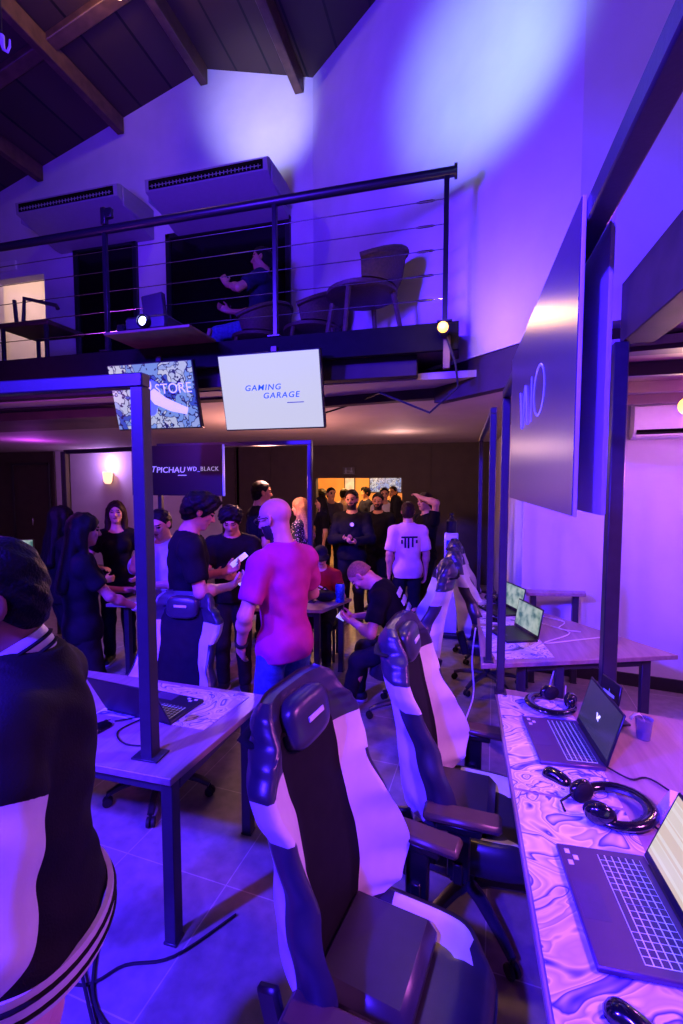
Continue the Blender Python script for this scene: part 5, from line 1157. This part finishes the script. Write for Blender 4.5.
# two men in black in front of the doorway, the man in the pale shirt, the person with raised arm
A = person('bearded person in a black shirt with a white badge in front of the doorway', 352, 6.2, view(352) + 172, 1.84, 1.08, res=.009, tone='#c08a68', head=(-4, 4, 0), shirt='cloth_black', sleeve=1.4, pants='trouser_dark', hair=('short', 'hair_black'), beard='beard_dark', rh=((.06, .28, .24), (-.6, .7, 0), (-.3, 0, .8)), lh=((-.10, .30, .20), (.6, .7, 0), (.3, 0, .8)), curl=.8)
m = M(); m.lathe([(.0, 0), (.028, 0), (.028, .004), (.0, .004)], 16, tuple(A['up'](-.02, .142, .40)), rot('X', -90)); m.build('badge', 'paper_white', A['t'])
Bp = person('bearded person in a black shirt standing at the shoulder of the badge wearer', 378, 6.9, view(378) + 168, 1.78, 1.06, res=.009, tone='#b9825f', head=(4, 2, 0), shirt='cloth_black', sleeve=1.4, pants='trouser_dark', hair=('short', 'hair_black'), beard='beard_dark', rh=((.18, .22, .16), (-.6, .7, .2), (-1, 0, 0)))
WT = person('person in a pale t-shirt with dark back print seen from behind near the doorway', 408, 5.6, view(408) + 12, 1.70, 1.06, res=.008, tone='#b98068', head=(-10, 4, 0), shirt='cloth_pink', sleeve=.75, shirt_len=.06, pants='trouser_dark', hair=('short', 'hair_brown'))
m = M(); Tw = frame_mat(tuple(WT['up'](0, -.146, .36)), (1, 0, 0), tuple(WT['Ru'] @ V3(0, 0, 1)))
for k, (a, b) in enumerate(((-.10, .05), (-.06, .12), (-.02, .13), (.03, .11), (.08, .04))): m.box(Tw @ Vector((a, .0 - b * .2, .0)), (.022, .008, b), None, .002)
m.box(Tw @ Vector((-.01, .045, 0)), (.2, .008, .022), None, .002); m.build('shirt_print', 'cloth_navy', WT['t'])
person('person in dark clothes with one hand raised to the hair, right of the pale t-shirt', 426, 6.35, view(426) + 120, 1.80, 1.05, res=.009, tone='#c08a70', head=(10, 4, 0), shirt='cloth_black', sleeve=1.6, pants='trouser_dark', hair=('short', 'hair_brown'), lh=((-.10, .16, .78), (.7, .1, .3), (0, 0, -1)))
# crouching person on the gaming chair
a_ = 92
CR = person('bald person in a black t-shirt sitting bent forward over a phone on a gaming chair', 0, 0, a_, 1.74, 1.06, loc=(-.40, 3.74, 0), res=.006, tone='#c0856c', legs='sit', pz=.62, lean=30, head=(0, 34, 0), shirt='cloth_black', sleeve=.6, shirt_len=.02, pants='trouser_dark', hair=('buzz', 'hair_light'), beard=None,
            rh=((.10, .48, .16), (-.4, .9, .1), (-.6, 0, .7)), lh=((-.10, .46, .18), (.4, .9, .1), (.6, 0, .7)), curl=.9, lf=(-.17, .50, .085), rf=(.17, .46, .085), legs_hint=(0, .5, 1))
held(CR, 1, 'phone', 'phone held low in both hands by the bald sitting person', 'phone', (.14, .075, .009), 'card_glow', (-.08, .10, .02), rot('X', 30))
m = M(); Tc = frame_mat(tuple(CR['up'](.0, -.150, .36)), (1, 0, 0), tuple(CR['Ru'] @ V3(0, 0, 1)))
for k in range(3):
    for j in range(3): m.box(Tc @ Vector((-.09 + .085 * j, .05 - .075 * k, -.002)), (.06, .012, .045), CR['Ru'].tolist() and Matrix(CR['Ru'].tolist()), .002)
m.build('shirt_print', 'paper_white', CR['t'])
# people in the lit room beyond the doorway
crowd = [(322, 8.3, 1.70, 100, 'cloth_black', 'long', 'person with dark hair at the left jamb of the lit doorway'), (322, 10.8, 1.78, 10, 'cloth_beige', 'curly', 'person in beige at the left of the lit room'), (331, 9.2, 1.84, 200, 'cloth_grey', 'short', 'person in grey facing out of the lit room left of centre'),
         (344, 10.6, 1.80, -60, 'cloth_white', 'short', 'person in white deep in the lit room by the poster'), (384, 8.9, 1.84, 185, 'cloth_white', 'short', 'person in a white top between the men in black and the pale t-shirt'), (393, 9.9, 1.86, 150, 'cloth_navy', 'short', 'person in navy in the right half of the lit room'),
         (396, 7.9, 1.72, 30, 'cloth_black', 'long', 'person with long hair and dark top at the right jamb of the doorway'), (366, 11.2, 1.82, 120, 'cloth_navy', 'curly', 'person in navy in the middle of the lit room')]
for px, d, h, fc, sh, hr, lb in crowd:
    person(lb, px, d, view(px) + fc, h, 1.0, 'people in the lit room behind the doorway', res=.012, tone='#c8946c', shirt=sh, sleeve=.7, pants='trouser_dark', hair=(hr, 'hair_black'), rh=((.12, .3, .15), (-.3, .9, 0), (-1, 0, 0)))
# person sitting among the wicker chairs upstairs
q = at_y(258, 300, 4.62)
UP_ = person('person in jeans sitting among the wicker chairs on the mezzanine', 0, 0, view(256) + 78, 1.74, 1.0, loc=(q.x, 4.62, 0), res=.009, tone='#a87860', legs='sit', pz=.57, lean=-6, head=(0, 6, 0), shirt='cloth_navy', sleeve=.6, pants='denim', hair=('short', 'hair_black'), rh=((.14, .34, .22), (-.3, .9, .3), (-1, 0, 0)), lh=((-.12, .30, .40), (.2, .5, .9), (1, 0, 0)), lf=(-.12, .55, .085), rf=(.12, .50, .085), legs_hint=(0, .5, 1))
UP_['t'].location.z = MZ
wc = [o for o in S.objects if o.get('label', '').startswith('wicker armchair directly')][0]
f_ = math.radians(UP_['face']); wc.location = (q.x, 4.62, MZ); wc.rotation_euler.z = f_ + math.pi / 2; wc['label'] = 'wicker armchair the seated person upstairs is using'
# pictures on the far wall of the lit room
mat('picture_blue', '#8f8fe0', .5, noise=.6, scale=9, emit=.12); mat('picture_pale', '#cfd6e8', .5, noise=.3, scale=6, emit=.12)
for px0, px1, py0, py1, mt, lb in ((369, 402, 476, 493, 'screen_doodles', 'wide doodle covered picture on the far wall of the lit room'), (344, 355, 474, 492, 'picture_pale', 'narrow pale picture on the far wall of the lit room')):
    a, b = at_y(px0, py0, 12.9), at_y(px1, py1, 12.9); t = thing('wall_picture', lb, 'picture', ((a.x + b.x) / 2, 12.945, (a.z + b.z) / 2))
    m = M(); m.box((0, -.015, 0), (b.x - a.x, .025, a.z - b.z), None, .004); m.build('frame', 'frame_dark', t)
    m = M(); m.box((0, -.03, 0), (b.x - a.x - .06, .006, a.z - b.z - .06)); m.build('print', mt, t)
